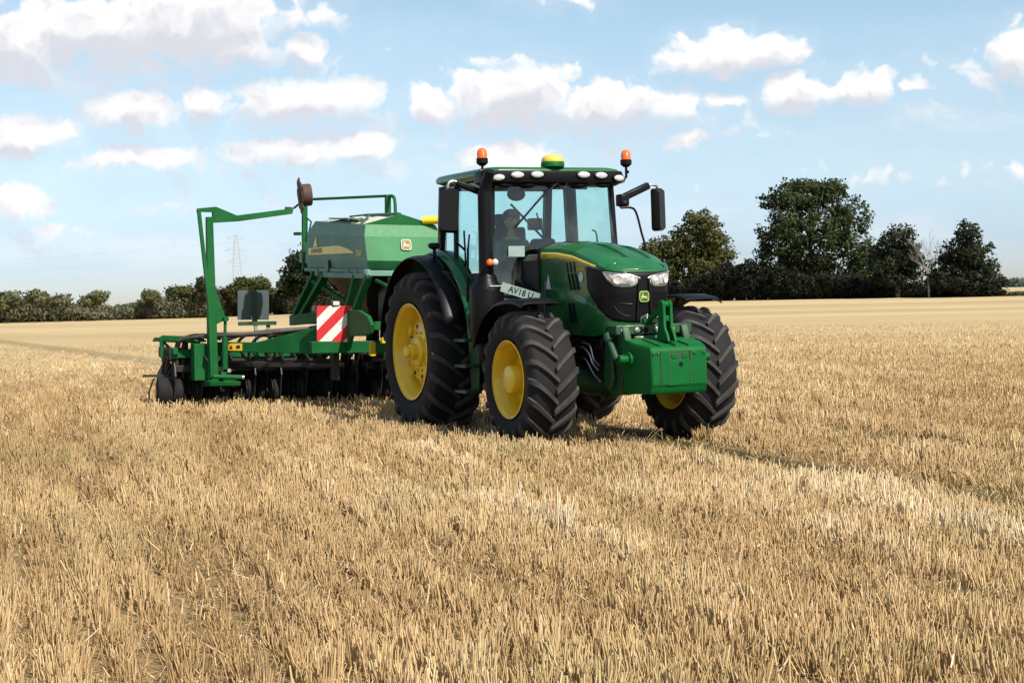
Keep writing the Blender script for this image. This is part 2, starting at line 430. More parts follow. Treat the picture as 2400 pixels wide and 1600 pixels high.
def text_mesh(name, s, size, mat, parent, matrix, extrude=0.001, bold=0.0):
    cu = bpy.data.curves.new(name, 'FONT'); cu.body = s; cu.size = size; cu.extrude = extrude
    cu.align_x = 'CENTER'; cu.align_y = 'CENTER'; cu.resolution_u = 3; cu.offset = bold
    t = bpy.data.objects.new(name, cu); COL.objects.link(t)
    dg = bpy.context.evaluated_depsgraph_get(); dg.update()
    me = bpy.data.meshes.new_from_object(t.evaluated_get(dg)); bpy.data.objects.remove(t)
    me.name = name; me.materials.clear(); me.materials.append(mat)
    o = bpy.data.objects.new(name, me); COL.objects.link(o); o.parent = parent; o.matrix_local = matrix; return o
def basis(origin, xdir, ydir):
    x = Vector(xdir).normalized(); y = Vector(ydir); y = (y - x * y.dot(x)).normalized(); z = x.cross(y)
    o = Vector(origin)
    return Matrix(((x.x, y.x, z.x, o.x), (x.y, y.y, z.y, o.y), (x.z, y.z, z.z, o.z), (0, 0, 0, 1)))
# a leaping deer, side view, unit square, facing left
DEER = [(-.46, -.02), (-.36, .06), (-.30, .10), (-.27, .22), (-.36, .34), (-.30, .35), (-.24, .28), (-.20, .42), (-.10, .46), (-.16, .36), (-.14, .24),
        (-.12, .12), (.05, .06), (.22, .06), (.34, .12), (.36, .04), (.30, -.06), (.44, -.20), (.40, -.26), (.24, -.14), (.12, -.12), (-.06, -.12),
        (-.18, -.06), (-.30, -.18), (-.42, -.30), (-.46, -.26), (-.34, -.12), (-.30, -.02), (-.40, -.06)]
def flat_poly(mb, poly, mat4, t, m=0):
    n = len(poly); v = [mat4 @ Vector((x, y, 0)) for x, y in poly] + [mat4 @ Vector((x, y, t)) for x, y in poly]
    mb.add(v, [tuple(range(n))[::-1], tuple(range(n, 2 * n))] + [(i, (i + 1) % n, (i + 1) % n + n, i + n) for i in range(n)], m)
def rrect(w, h, r, k=4):
    o = []
    for cx, cy, a0 in ((w / 2 - r, h / 2 - r, 0), (-w / 2 + r, h / 2 - r, 90), (-w / 2 + r, -h / 2 + r, 180), (w / 2 - r, -h / 2 + r, 270)):
        for i in range(k + 1):
            a = radians(a0 + 90 * i / k); o.append((cx + r * cos(a), cy + r * sin(a)))
    return o
def emblem(name, parent, mat4, size, field_m, line_m, deer_m):
    mb = MB(); flat_poly(mb, rrect(size, size, size * .26), mat4, .006, 1)
    flat_poly(mb, rrect(size * .86, size * .86, size * .22), mat4 @ Matrix.Translation((0, 0, .006)), .002, 0)
    flat_poly(mb, [(x * size * .78, (y - .05) * size * .82) for x, y in DEER], mat4 @ Matrix.Translation((0, 0, .008)), .002, 2)
    return mb.build(name, [field_m, line_m, deer_m], parent)
# ================================================================== TRACTOR
A = 0.420
TR = empty('tractor', None, (-0.084, 21.253, 0))
TR.rotation_euler = (0, 0, A - pi / 2)
tag(TR, 'big green tractor with yellow wheels and a glazed cab pulling the seed drill', 'tractor')
WB = 2.768

def tyre_mesh(R, W, rim_r, nl, lug_h, s, name):
    """agricultural tyre round the y axis; s = +1 for the tractor's left side; lug chevrons point down at the front"""
    mb = MB(); Rc = R - lug_h
    half = [(rim_r * .985, .40), (rim_r + .02, .455), (rim_r + .07, .50), (rim_r + (Rc - rim_r) * .55, .525), (Rc - .085, .505), (Rc - .035, .47), (Rc - .012, .40), (Rc, .22), (Rc + .002, 0)]
    prof = [(r, -y * W) for r, y in half] + [(r, y * W) for r, y in half[::-1][1:]]
    mb.lathe(prof, axis=(0, 1, 0), n=96, m=0, cap=False)
    def surf(t):
        pts = [(0, Rc + .002), (.44, Rc), (.80, Rc - .012), (.93, Rc - .035), (1.0, Rc - .075), (1.05, Rc - .14)]
        yy = interp(t, [(0, 0), (.93, .465 * W), (1.0, .505 * W), (1.05, .523 * W)])
        return interp(t, pts), yy
    ts = [-.05, .10, .28, .48, .68, .86, .96, 1.02, 1.05]
    delta = 0.225 / R + .02
    for side in (-1, 1):
        for i in range(nl):
            th0 = 2 * pi * (i + (0.5 if side > 0 else 0)) / nl
            v = []; f = []
            for j, t in enumerate(ts):
                r, y = surf(max(t, 0)) if t > 0 else (Rc, t * W * .5)
                tt = max(t, 0); th = th0 + delta * (tt ** .85)
                hw = (.021 + .010 * min(tt, 1)) / R; h = lug_h * (1.0 if t < .9 else (.8 if t < 1.0 else (.55 if t < 1.04 else .12)))
                ny = 0 if t < .88 else interp(t, [(.88, .1), (1.05, .85)]); nr = math.sqrt(1 - ny * ny)
                for (dh, dw) in ((-.006, -1.45), (h, -1), (h, 1), (-.006, 1.45)):
                    rr = r + dh * nr; yy = side * (y + dh * ny); a = th + dw * hw
                    v.append((rr * cos(a), yy, rr * sin(a)))
            n = len(ts)
            for j in range(n - 1):
                for k in range(4):
                    f.append((j * 4 + k, j * 4 + (k + 1) % 4, j * 4 + 4 + (k + 1) % 4, j * 4 + 4 + k))
            f += [(0, 1, 2, 3), tuple((n - 1) * 4 + q for q in (3, 2, 1, 0))]
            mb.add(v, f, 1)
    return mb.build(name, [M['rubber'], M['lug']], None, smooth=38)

def rear_wheel(s):
    R, W, rr = .951, .617, .563
    loc = (0, s * .945, R)
    o = W * .44
    hub = MB()
    # dished disc with a raised cast centre
    hub.lathe([(.10, o - .10), (.335, o - .10), (.36, o - .115), (.40, o - .17), (.50, o - .19)], axis=(0, s, 0), n=64, cap=False)
    hub.lathe([(.0, o - .045), (.155, o - .045), (.175, o - .06), (.185, o - .105)], axis=(0, s, 0), n=40, cap=False)
    hub.lathe([(.0, o + .03), (.085, o + .03), (.095, o + .02), (.10, o - .05)], axis=(0, s, 0), n=28, cap=False)
    for k in range(10):
        a = 2 * pi * k / 10; hub.lathe([(.017, 0), (.017, .03), (.0, .034)], c=(.235 * cos(a), s * (o - .102), .235 * sin(a)), axis=(0, s, 0), n=8)
    for k in range(4):
        a = 2 * pi * (k + .5) / 4
        hub.bar((.30 * cos(a), s * (o - .085), .30 * sin(a)), (.40 * cos(a), s * (o - .10), .40 * sin(a)), .10, .045, up=(0, 1, 0))
    w = hub.build('rear_wheel', [M['yellow']], TR, smooth=40); w.location = loc
    for k in range(8):
        a = 2 * pi * (k + .25) / 8; hol = MB()
        hol.lathe([(.0, .0), (.026, .0), (.026, .004), (.0, .004)], c=(.305 * cos(a), s * (o - .097), .305 * sin(a)), axis=(0, s, 0), n=14, cap=False); hol.build('disc_hole', [M['black']], w)
    ax = MB(); ax.lathe([(.07, o + .02), (.07, o + .075), (.055, o + .09), (.0, o + .09)], axis=(0, s, 0), n=24)
    ax.build('axle_end', [M['yellow']], w)
    rim = MB()
    rim.lathe([(rr - .005, o + .035), (rr + .012, o + .03), (rr - .012, o + .01), (rr - .03, o - .02), (rr - .04, o - .07), (rr - .07, o - .10), (rr - .075, o - .16),
               (rr - .075, -o + .12), (rr - .04, -o + .05), (rr, -o)], axis=(0, s, 0), n=80, cap=False)
    rim.build('rim', [M['yellow']], w, smooth=50, solid=.012)
    t = tyre_mesh(R, W, rr, 21, .050, s, 'tyre'); t.parent = w
def front_wheel(s):
    R, W, rr = .718, .514, .403
    loc = (WB, s * .952, R); o = W * .44
    hub = MB()
    hub.lathe([(.09, o - .20), (.22, o - .20), (.27, o - .205), (.33, o - .21), (.36, o - .20)], axis=(0, s, 0), n=56, cap=False)
    hub.lathe([(.0, o + .03), (.11, o + .03), (.143, o + .015), (.150, o - .005), (.150, o - .17), (.165, o - .18), (.165, o - .20)], axis=(0, s, 0), n=36, cap=False)
    for k in range(8):
        a = 2 * pi * k / 8; hub.lathe([(.014, 0), (.014, .028), (.0, .03)], c=(.20 * cos(a), s * (o - .205), .20 * sin(a)), axis=(0, s, 0), n=8)
    w = hub.build('front_wheel', [M['yellow']], TR, smooth=40); w.location = loc
    rim = MB()
    rim.lathe([(rr - .005, o + .03), (rr + .01, o + .026), (rr - .01, o + .008), (rr - .025, o - .02), (rr - .032, o - .06), (rr - .055, o - .085), (rr - .06, o - .14),
               (rr - .06, -o + .10), (rr - .03, -o + .05), (rr, -o)], axis=(0, s, 0), n=72, cap=False)
    rim.build('rim', [M['yellow']], w, smooth=50, solid=.01)
    t = tyre_mesh(R, W, rr, 19, .044, s, 'tyre'); t.parent = w
for s in (-1, 1):
    rear_wheel(s); front_wheel(s)

# ---------------------------------------------------------------- bonnet
HW = [(1.95, .42), (2.6, .432), (3.0, .428), (3.15, .420), (3.28, .402), (3.38, .372), (3.45, .335), (3.50, .285), (3.535, .215), (3.555, .12), (3.562, 0.0)]
ZS = [(1.95, 2.095), (2.4, 2.085), (2.8, 2.045), (3.1, 1.975), (3.3, 1.905), (3.45, 1.855), (3.562, 1.83)]
ZC = [(1.95, 2.165), (2.4, 2.16), (2.8, 2.118), (3.1, 2.045), (3.3, 1.975), (3.38, 1.94), (3.46, 1.895), (3.562, 1.838)]
ZB = [(1.95, 1.30), (2.45, 1.17), (3.2, 1.15), (3.35, 1.17), (3.45, 1.215), (3.562, 1.235)]
plan = smooth_path([(x, -y, 0) for x, y in HW], 5)          # right-hand half of the outline, rear to nose
plan = [(p.x, p.y) for p in plan]
full = plan + [(x, -y) for x, y in plan[::-1][1:]]
def normal_at(i):
    a = full[max(i - 1, 0)]; b = full[min(i + 1, len(full) - 1)]
    t = Vector((b[0] - a[0], b[1] - a[1])).normalized(); return (t.y, -t.x)
def nose(i, z, off=0.0):
    x, y = full[i]; zs = interp(x, ZS)
    k = 1 - .075 * max(0, (zs - .12 - z)) / .8
    nx, ny = normal_at(i); nx, ny = (nx, ny) if nx * (x - 2.5) + ny * y > 0 else (-nx, -ny)
    rake = -.03 * max(0, (1.83 - z)) / .6 * (1 if x > 3.3 else 0)
    return (x + nx * off + rake, y * k + ny * off, z)
hood = MB()
nz_ = 44; v = []; f = []
for i in range(len(full)):
    x = full[i][0]; zb = interp(x, ZB); zs = interp(x, ZS)
    for j in range(nz_ + 1):
        z = zb + (zs - zb) * j / nz_
        off = 0.0
        if z > zs - .055: off = -.022 * ((z - zs + .055) / .055) ** 2
        # shallow waist crease that rises towards the back
        cz = interp(x, [(1.95, 1.70), (2.6, 1.62), (3.1, 1.50), (3.5, 1.36)])
        off += .010 * (1 if z < cz else 0)
        v.append(nose(i, z, off))
for i in range(len(full) - 1):
    for j in range(nz_):
        a = i * (nz_ + 1) + j; f.append((a, a + 1, a + nz_ + 2, a + nz_ + 1))
hood.add(v, f)
NU, NV = 130, 120; v = []; f = []
for i in range(NU + 1):
    x = 1.95 + (3.562 - 1.95) * (1 - (1 - i / NU) ** 1.35)
    hw = interp(x, [(p[0], -p[1]) for p in plan]); zs = interp(x, ZS); zc = interp(x, ZC)
    for j in range(NV + 1):
        t = -1 + 2 * j / NV; z = zs + (zc - zs) * (1 - abs(t) ** 2.6)
        e = interp(abs(t), [(.09, 0), (.12, 1), (.60, 1), (.64, 0)]) * interp(x, [(2.45, 0), (2.75, 1), (3.30, 1), (3.32, 0)])
        z -= .030 * e
        ins = .020 * abs(t) ** 3
        v.append((x - (ins if x > 3.4 else 0), t * (hw - .02), z))
for i in range(NU):
    for j in range(NV):
        a = i * (NV + 1) + j; f.append((a, a + 1, a + NV + 2, a + NV + 1))
hood.add(v, f)
hd = hood.build('bonnet', [M['green']], TR, smooth=28, recalc=False)
for p in hd.data.polygons: pass
bm = bmesh.new(); bm.from_mesh(hd.data); bmesh.ops.recalc_face_normals(bm, faces=bm.faces); bm.to_mesh(hd.data); bm.free()
# front overhang lip
lip = MB(); ids = [i for i in range(len(full)) if full[i][0] > 3.30]
rings = []
for i in ids:
    x = full[i][0]; zs = interp(x, ZS)
    rings.append([nose(i, zs + .004, .014), nose(i, zs - .020, .020), nose(i, zs - .032, .012), nose(i, zs - .030, -.01), nose(i, zs + .004, -.02)])
lip.loft(rings); lip.build('bonnet_lip', [M['green']], hd, smooth=40)

def patch(name, zlo, zhi, cond, off, mat, parent, nzp=8, solid=.004, smooth=40):
    ids = [i for i in range(len(full)) if cond(full[i])]
    mb = MB(); v = []; f = []
    for i in ids:
        a, b = zlo(full[i]), zhi(full[i])
        for j in range(nzp + 1): v.append(nose(i, a + (b - a) * j / nzp, off))
    n = len(ids)
    for i in range(n - 1):
        for j in range(nzp):
            q = i * (nzp + 1) + j; f.append((q, q + 1, q + nzp + 2, q + nzp + 1))
    mb.add(v, f); return mb.build(name, [mat], parent, smooth=smooth, solid=solid)
GB = [(3.12, 1.66), (3.16, 1.60), (3.24, 1.52), (3.34, 1.43), (3.42, 1.36), (3.48, 1.315), (3.562, 1.285)]
gr = patch('grille', lambda p: interp(p[0], GB), lambda p: min(interp(p[0], ZS) - .030, interp(p[0], [(3.12, 1.880), (3.32, 1.842), (3.45, 1.822), (3.562, 1.80)])), lambda p: p[0] > 3.12, .016, M['grille'], TR, 14, .012)
# fine vertical mesh ribs
rb = MB()
for i in range(len(full)):
    if full[i][0] > 3.2:
        zb = interp(full[i][0], GB) + .03; zt = 1.60
        rb.tube([nose(i, zb, .018), nose(i, zt, .018)], .0035, 5)
rb.build('grille_ribs', [M['grille']], gr)
sp = MB()
for y0 in (-.105, .105):
    sp.bar((3.570, y0 * .8, 1.31), (3.580, y0 * .55, 1.74), .018, .02, up=(1, 0, 0))
sp.build('grille_spine', [M['grille']], gr, bevel=.004)

def surf_index(y_target):
    best = min(range(len(full)), key=lambda i: abs(full[i][1] - y_target) + (10 if full[i][0] < 3.1 else 0)); return best
def nose_y(y, z, off):
    """point of the nose at lateral position y"""
    for i in range(len(full) - 1):
        a, b = full[i], full[i + 1]
        if a[0] > 3.05 or b[0] > 3.05:
            lo, hi = sorted((a[1], b[1]))
            if lo <= y <= hi:
                t = (y - a[1]) / (b[1] - a[1] + 1e-9); p = Vector(nose(i, z, off)).lerp(Vector(nose(i + 1, z, off)), t); return tuple(p)
    return nose(surf_index(y), z, off)
def nose_patch(name, outline, off, mats, parent, depth=.012, bevel=0.0):
    """outline in (y, z) on the nose: filled as a strip between its upper and lower edges"""
    up, lo = outline; mb = MB(); N = 14; v = []
    y0, y1 = up[0][0], up[-1][0]
    for i in range(N + 1):
        y = y0 + (y1 - y0) * i / N; za = interp(y, lo); zb = interp(y, up)
        for j in range(5): v.append(nose_y(y, za + (zb - za) * j / 4, off))
    f = []
    for i in range(N):
        for j in range(4):
            q = i * 5 + j; f.append((q, q + 1, q + 6, q + 5))
    mb.add(v, f); return mb.build(name, mats, parent, solid=depth, smooth=40)
for s in (-1, 1):
    # lamp outline for the right side; mirrored for the left
    up = [(-.365, 1.822), (-.30, 1.806), (-.18, 1.790), (-.09, 1.770), (-.045, 1.752)]
    lo = [(-.365, 1.800), (-.345, 1.735), (-.30, 1.672), (-.24, 1.655), (-.12, 1.655), (-.07, 1.69), (-.045, 1.742)]
    if s > 0:
        up = [(-y, z) for y, z in up[::-1]]; lo = [(-y, z) for y, z in lo[::-1]]
    h = nose_patch('headlight', (up, lo), .022, [M['reflector']], TR)
    def shrink(o, k, dz):
        cy = -.215 * -s if False else s * .215
        return [(cy + (y - cy) * k, 1.735 + (z - 1.735) * k + dz) for y, z in o]
    nose_patch('lamp_housing', (shrink(up, .86, 0), shrink(lo, .80, .004)), .026, [M['reflector']], h, .004)
    c = Vector(nose_y(s * .135, 1.722, .030)); dirv = Vector((1, s * .25, 0)).normalized()
    b = MB(); b.lathe([(.052, -.01), (.054, .006), (.046, .010), (.042, .000), (.0, .004)], c=c, axis=dirv, n=24, cap=False); b.build('lamp_bowl', [M['reflector']], h)
    b = MB(); b.lathe([(.036, .004), (.033, .014), (.020, .022), (.0, .025)], c=c, axis=dirv, n=20, cap=False); b.build('lamp_bulb_lens', [M['lamp_lens']], h)
    c = Vector(nose_y(s * .265, 1.735, .030)); dirv = Vector((1, s * .6, 0)).normalized()
    b = MB(); b.lathe([(.045, -.005), (.046, .004), (.030, -.002), (.0, -.006)], c=c, axis=dirv, n=20, cap=False); b.build('lamp_bowl', [M['lamp_lens']], h)
    # eyebrow chrome edge
    b = MB(); b.tube([nose_y(y, z - .006, .030) for y, z in up], .007, 6); b.build('lamp_trim', [M['chrome']], h)
    # lower work lamp in a recess
    wl = MB(); wl.lathe([(.030, -.01), (.032, .002), (.026, .004), (.018, -.002), (.0, .002)], c=nose_y(s * .215, 1.43, .012), axis=(1, s * .3, 0), n=18, cap=False)
    wl.build('work_lamp', [M['dark_steel']], TR)
    hb = MB(); hb.tube([nose_y(s * y, z, .022) for y, z in ((.33, 1.488), (.22, 1.485), (.13, 1.478))], .008, 6)
    hb.tube([nose_y(s * y, z, .020) for y, z in ((.30, 1.47), (.27, 1.41), (.21, 1.365), (.15, 1.36))], .005, 6); hb.build('work_lamp_hood', [M['black']], TR)
c = Vector(nose_y(0.0, 1.555, .020))
emblem('emblem', TR, basis(c + Vector((.006, 0, 0)), (0, 1, 0), (-.03, 0, 1)), .112, M['badge_dark'], M['badge_line'], M['badge_line'])

# yellow stripe on each side of the bonnet, with its lettering
for s in (-1, 1):
    mb = MB(); v = []; f = []; N = 36
    for i in range(N + 1):
        x = 1.985 + (3.345 - 1.985) * i / N
        zt = interp(x, [(1.985, 2.060), (2.4, 2.048), (2.8, 2.005), (3.1, 1.935), (3.345, 1.868)])
        zb = interp(x, [(1.985, 1.990), (2.4, 1.982), (2.8, 1.945), (3.1, 1.895), (3.345, 1.858)])
        hw = interp(x, [(p[0], -p[1]) for p in plan])
        for z in (zb, (zb + zt) / 2, zt):
            zs = interp(x, ZS); off = -.022 * max(0, (z - zs + .055) / .055) ** 2 + .003
            nx, ny = (0, 1) if x < 3.0 else Vector((.35 * (x - 3.0) / .35, 1)).normalized()
            v.append((x + nx * off, s * (hw + ny * (off + .003)), z))
    for i in range(N):
        for j in range(2):
            a = i * 3 + j; f.append((a, a + 1, a + 4, a + 3))
    mb.add(v, f); st = mb.build('stripe', [M['stripe']], hd, solid=.001)
    xd = (1, 0, -.01) if s < 0 else (-1, 0, .01)
    text_mesh('lettering', 'JOHN DEERE', .062, M['letter_green'], st, basis((2.22, s * .4285, 2.018), xd, (0, 0, 1)), .002)
    text_mesh('model_lettering', '6155R', .060, M['sticker_yellow'], hd, basis((2.985, s * .4325, 1.862), (xd[0], 0, 0), (0, 0, 1)), .002)
    rs = MB(); rs.lathe([(.0, 0), (.052, 0), (.052, .003), (.0, .003)], c=(2.985, s * .427, 1.775), axis=(0, s, 0), n=28, cap=False); rs.build('round_sticker', [M['sticker']], hd)
    tr = MB(); tr.prism([(2.10, 1.655), (2.235, 1.655), (2.175, 1.815)], 'y', s * .424, s * .4275); tr.build('warning_sticker', [M['sticker']], hd)
    for k, x in enumerate((2.66, 2.745, 2.83)):
        vt = MB(); vt.bar((x, s * .432, 1.935), (x + .02, s * .432, 1.83), .02, .012, up=(0, 1, 0)); vt.build('side_vent', [M['black']], hd)
        vt = MB(); vt.bar((x + .022, s * .432, 1.815), (x + .085, s * .430, 1.64), .024, .012, up=(0, 1, 0)); vt.build('side_vent', [M['black']], hd)
    for x in (2.70, 2.79):
        vt = MB(); vt.bar((x, s * .428, 1.50), (x + .05, s * .424, 1.30), .026, .030, up=(0, 1, 0)); vt.build('side_vent', [M['black']], hd)
# rear edge trim of the bonnet and the cowl behind it
mb = MB(); mb.tube([(1.945, -.43, 1.55), (1.945, -.428, 2.03), (1.955, -.40, 2.10), (1.96, -.2, 2.158), (1.96, .2, 2.158), (1.955, .40, 2.10), (1.945, .428, 2.03), (1.945, .43, 1.55)], .016, 8)
mb.build('bonnet_seal', [M['black']], TR)
mb = MB(); mb.prism([(-.40, 1.15), (-.41, 1.98), (-.36, 2.05), (.36, 2.05), (.41, 1.98), (.40, 1.15)], 'x', 1.46, 1.94); mb.build('cowl', [M['cab_trim']], TR, bevel=.02)
mb = MB(); mb.prism([(1.42, 1.10), (1.95, 1.15), (1.95, 1.62), (1.44, 1.80)], 'y', -.52, -.43); mb.build('side_shield', [M['black']], TR, bevel=.015)

# ---------------------------------------------------------------- chassis
mb = MB(); mb.box(-.45, 1.5, -.30, .30, .62, 1.28); mb.box(1.5, 2.3, -.26, .26, .62, 1.18); mb.lathe([(.24, -.7), (.28, -.5), (.28, .5), (.24, .7)], c=(0, 0, .95), axis=(0, 1, 0), n=20)
mb.build('transmission', [M['dark_green']], TR, bevel=.03)
mb = MB(); mb.box(2.05, 3.42, -.34, .34, .86, 1.62); mb.box(2.2, 3.3, -.37, .37, 1.0, 1.15); mb.build('engine', [M['black']], TR, bevel=.03)
mb = MB(); mb.prism([(2.3, .92), (2.3, 1.16), (3.45, 1.20), (3.78, 1.16), (3.80, .92), (3.55, .70), (3.2, .62), (2.6, .80)], 'y', -.23, .23); mb.build('front_frame', [M['dark_green']], TR, bevel=.02)
ax = MB(); ax.tube([(WB, -.78, .70), (WB, -.42, .68), (WB, -.22, .66), (WB, .22, .66), (WB, .42, .68), (WB, .78, .70)], [.10, .105, .15, .17, .105, .10], 16)
ax.ball((WB + .02, -.02, .66), .20, 16, sc=(1.1, .9, 1)); ax.lathe([(.15, -.82), (.17, -.74), (.17, -.66), (.12, -.62)], c=(WB, 0, .70), axis=(0, 1, 0), n=20); ax.lathe([(.12, .62), (.17, .66), (.17, .74), (.15, .82)], c=(WB, 0, .70), axis=(0, 1, 0), n=20)
ax.build('front_axle', [M['dark_green']], TR, smooth=50)
for s in (-1, 1):
    mb = MB(); mb.tube([(WB - .16, s * .22, .72), (WB - .17, s * .50, .74), (WB - .15, s * .72, .74)], .028, 10); mb.build('steering_cylinder', [M['dark_steel']], TR)
    mb = MB(); mb.tube([(WB - .05, s * .25, .80), (WB - .06, s * .66, .82)], .05, 12); mb.build('suspension_cylinder', [M['dark_steel']], TR)
for k, (y, z) in enumerate(((-.36, 1.05), (-.37, 1.0), (-.35, .88))):
    mb = MB(); mb.tube(smooth_path([(2.75, y + .03, z + .03), (2.95, y - .03, z + .03), (3.08, y - .03, z - .04 * k), (3.14, y - .02, z - .14), (3.24, y - .01, z - .20)], 5), .012, 8); mb.build('hydraulic_pipe', [M['steel']], TR)
mb = MB()
mb.prism([(.95, .58), (.90, .75), (.95, 1.12), (1.85, 1.12), (1.98, 1.0), (1.95, .62), (1.75, .55)], 'y', -.88, -.36); mb.build('fuel_tank', [M['black']], TR, bevel=.05, seg=3)
mb = MB(); mb.prism([(.95, .58), (.90, .75), (.95, 1.12), (1.85, 1.12), (1.98, 1.0), (1.95, .62), (1.75, .55)], 'y', .36, .88); mb.build('fuel_tank', [M['black']], TR, bevel=.05, seg=3)

# front linkage
mb = MB(); mb.box(3.60, 3.78, -.44, .44, 1.17, 1.27); mb.box(3.5, 3.72, -.40, .40, 1.235, 1.262)
for s in (-1, 1):
    mb.prism([(3.42, 1.26), (3.80, 1.26), (3.86, 1.12), (3.84, .86), (3.70, .56), (3.50, .55), (3.44, .82)], 'y', s * .30, s * .38)
    mb.prism([(3.50, 1.10), (3.62, 1.12), (3.66, .72), (3.58, .60), (3.46, .66)], 'y', s * .385, s * .43)
mb.box(3.46, 3.72, -.30, .30, .56, .70)
fl = mb.build('front_linkage', [M['dark_green']], TR, bevel=.012)
for s in (-1, 1):
    b = MB(); b.prism([(3.52, .98), (3.64, 1.02), (3.98, .99), (4.00, .90), (3.90, .87), (3.62, .84), (3.52, .88)], 'y', s * .335, s * .385); b.build('link_arm', [M['dark_green']], fl, bevel=.012)
    b = MB(); b.tube([(3.62, s * .45, 1.14), (3.80, s * .45, .92)], .035, 12); b.tube([(3.60, s * .45, 1.17), (3.66, s * .45, 1.10)], .05, 12); b.build('lift_ram', [M['dark_green']], fl)
    b = MB(); b.ball((3.94, s * .455, .935), .046, 14); b.tube([(3.94, s * .40, .935), (3.94, s * .50, .935)], .024, 12); b.build('link_ball', [M['chrome']], fl)
for y in (-.36, -.20, .02, .20, .36):
    b = MB(); b.lathe([(.030, 0), (.030, .014), (.016, .018), (.016, .03), (0, .03)], c=(3.78, y, 1.215), axis=(1, 0, 0), n=12); b.build('bolt', [M['steel']], fl)
for y in (-.16, -.10):
    b = MB(); b.lathe([(.030, .0), (.030, .003), (0, .003)], c=(3.781, y, 1.215), axis=(1, 0, 0), n=14); b.build('bolt_hole', [M['black']], fl)
b = MB(); b.bar((3.70, .0, 1.27), (3.82, .0, 1.36), .09, .05, m=0); b.tube([(3.76, -.09, 1.33), (3.76, .09, 1.33)], .028, 12); b.tube([(3.70, -.10, 1.27), (3.70, -.10, 1.34), (3.76, -.06, 1.37)], .015, 8); b.build('top_hitch', [M['steel']], fl, bevel=.006)

# ---------------------------------------------------------------- cab
cab_l, cab_r = .84, -.84
fr = MB()
fr.box(-.10, 1.44, -.72, .72, 1.12, 1.30)                                     # floor
fr.prism([(.62, 1.05), (.50, 1.60), (.66, 1.86), (1.42, 1.86), (1.44, 1.05)], 'y', -.80, -.775)      # lower door panels
fr.prism([(.62, 1.05), (.50, 1.60), (.66, 1.86), (1.42, 1.86), (1.44, 1.05)], 'y', .775, .80)
fr.box(1.40, 1.45, -.80, .80, 1.12, 1.62)
cabf = fr.build('cab_frame', [M['cab_trim']], TR, bevel=.012)
def pillar(p0, p1, w, h): b = MB(); b.bar(p0, p1, w, h, up=(1, 0, 0)); b.build('pillar', [M['black']], cabf, bevel=.015)
pillar((1.43, -.815, 1.10), (1.36, -.735, 2.92), .085, .09)
pillar((1.43, .850, 1.10), (1.36, .780, 2.92), .055, .08)
for s in (-1, 1):
    pillar((.34 if s > 0 else .42, s * .80, 1.55), (.32 if s > 0 else .40, s * .76, 2.92), .13 if s > 0 else .05, .12 if s > 0 else .07)
    pillar((-.30, s * .70, 1.55), (-.16, s * .70, 2.92), .09, .10)
for xr, zr in ((-.30, 1.58), (-.16, 2.90)):
    b = MB(); b.bar((xr, -.70, zr), (xr, .70, zr), .06, .06); b.build('rear_rail', [M['black']], cabf)
def pane(name, pts, bow=0.0):
    b = MB(); b.add(pts, [tuple(range(len(pts)))]); o = b.build(name, [M['glass']], TR, recalc=False); return o
# curved windscreen
b = MB(); v = []; f = []
for i in range(13):
    t = -1 + i / 6
    for z, hw_, x0 in ((1.60, .835, 1.44), (2.2, .805, 1.425), (2.92, .755, 1.37)):
        v.append((x0 + .10 * (1 - t * t), t * hw_ + .015, z))
for i in range(12):
    for j in range(2):
        a = i * 3 + j; f.append((a, a + 3, a + 4, a + 1))
b.add(v, f); b.build('windscreen', [M['glass']], TR, recalc=False)
for s in (-1, 1):
    pane('door_window', [(.45, s * .79, 1.88), (1.39, s * .815, 1.88), (1.33, s * .745, 2.90), (.43, s * .745, 2.90)])
    pane('quarter_window', [(-.27, s * .72, 1.72), (.40, s * .795, 1.72), (.38, s * .745, 2.90), (-.14, s * .70, 2.90)])
    b = MB(); b.tube(smooth_path([(.52, s * .83, 2.10), (.55, s * .86, 1.70), (.80, s * .86, 1.45)], 5), .012, 8)
    b.tube(smooth_path([(.78, s * .83, 2.35), (.84, s * .855, 2.30), (.86, s * .855, 2.02), (.80, s * .84, 1.95)], 5), .011, 8); b.build('door_handle', [M['black']], TR)
pane('rear_window', [(-.30, -.66, 1.62), (-.30, .66, 1.62), (-.17, .66, 2.88), (-.17, -.66, 2.88)])
# seat, controls
b = MB(); b.box(.15, .62, -.26, .26, 1.55, 1.68); b.prism([(.10, 1.60), (.24, 1.60), (.14, 2.42), (.04, 2.42)], 'y', -.25, .25); b.box(.03, .13, -.13, .13, 2.42, 2.58); b.bar((.38, 0, 1.25), (.38, 0, 1.58), .3, .3)
b.bar((.15, .30, 1.88), (.62, .34, 1.92), .12, .07); b.bar((.15, -.31, 1.88), (.50, -.31, 1.88), .08, .06)
b.build('driver_seat', [M['seat']], TR, bevel=.04, seg=3)
b = MB(); b.prism([(.95, 1.3), (.98, 1.85), (1.10, 2.10), (1.24, 2.14), (1.36, 2.02), (1.40, 1.6), (1.40, 1.3)], 'y', -.17, .17); b.prism([(1.02, 2.05), (1.10, 2.23), (1.18, 2.25), (1.24, 2.10)], 'y', -.15, .15); b.build('dashboard', [M['cab_trim']], TR, bevel=.035, seg=3)
sw = MB(); ctr = Vector((.93, 0, 2.06)); axd = Vector((-.55, 0, .83)).normalized(); e1 = Vector((0, 1, 0)); e2 = axd.cross(e1)
sw.tube([ctr + (e1 * cos(q) + e2 * sin(q)) * .205 for q in [2 * pi * k / 28 for k in range(29)]], .015, 8)
for q in (0.5, 2.64, 4.71): sw.tube([ctr, ctr + (e1 * cos(q) + e2 * sin(q)) * .2], .011, 6)
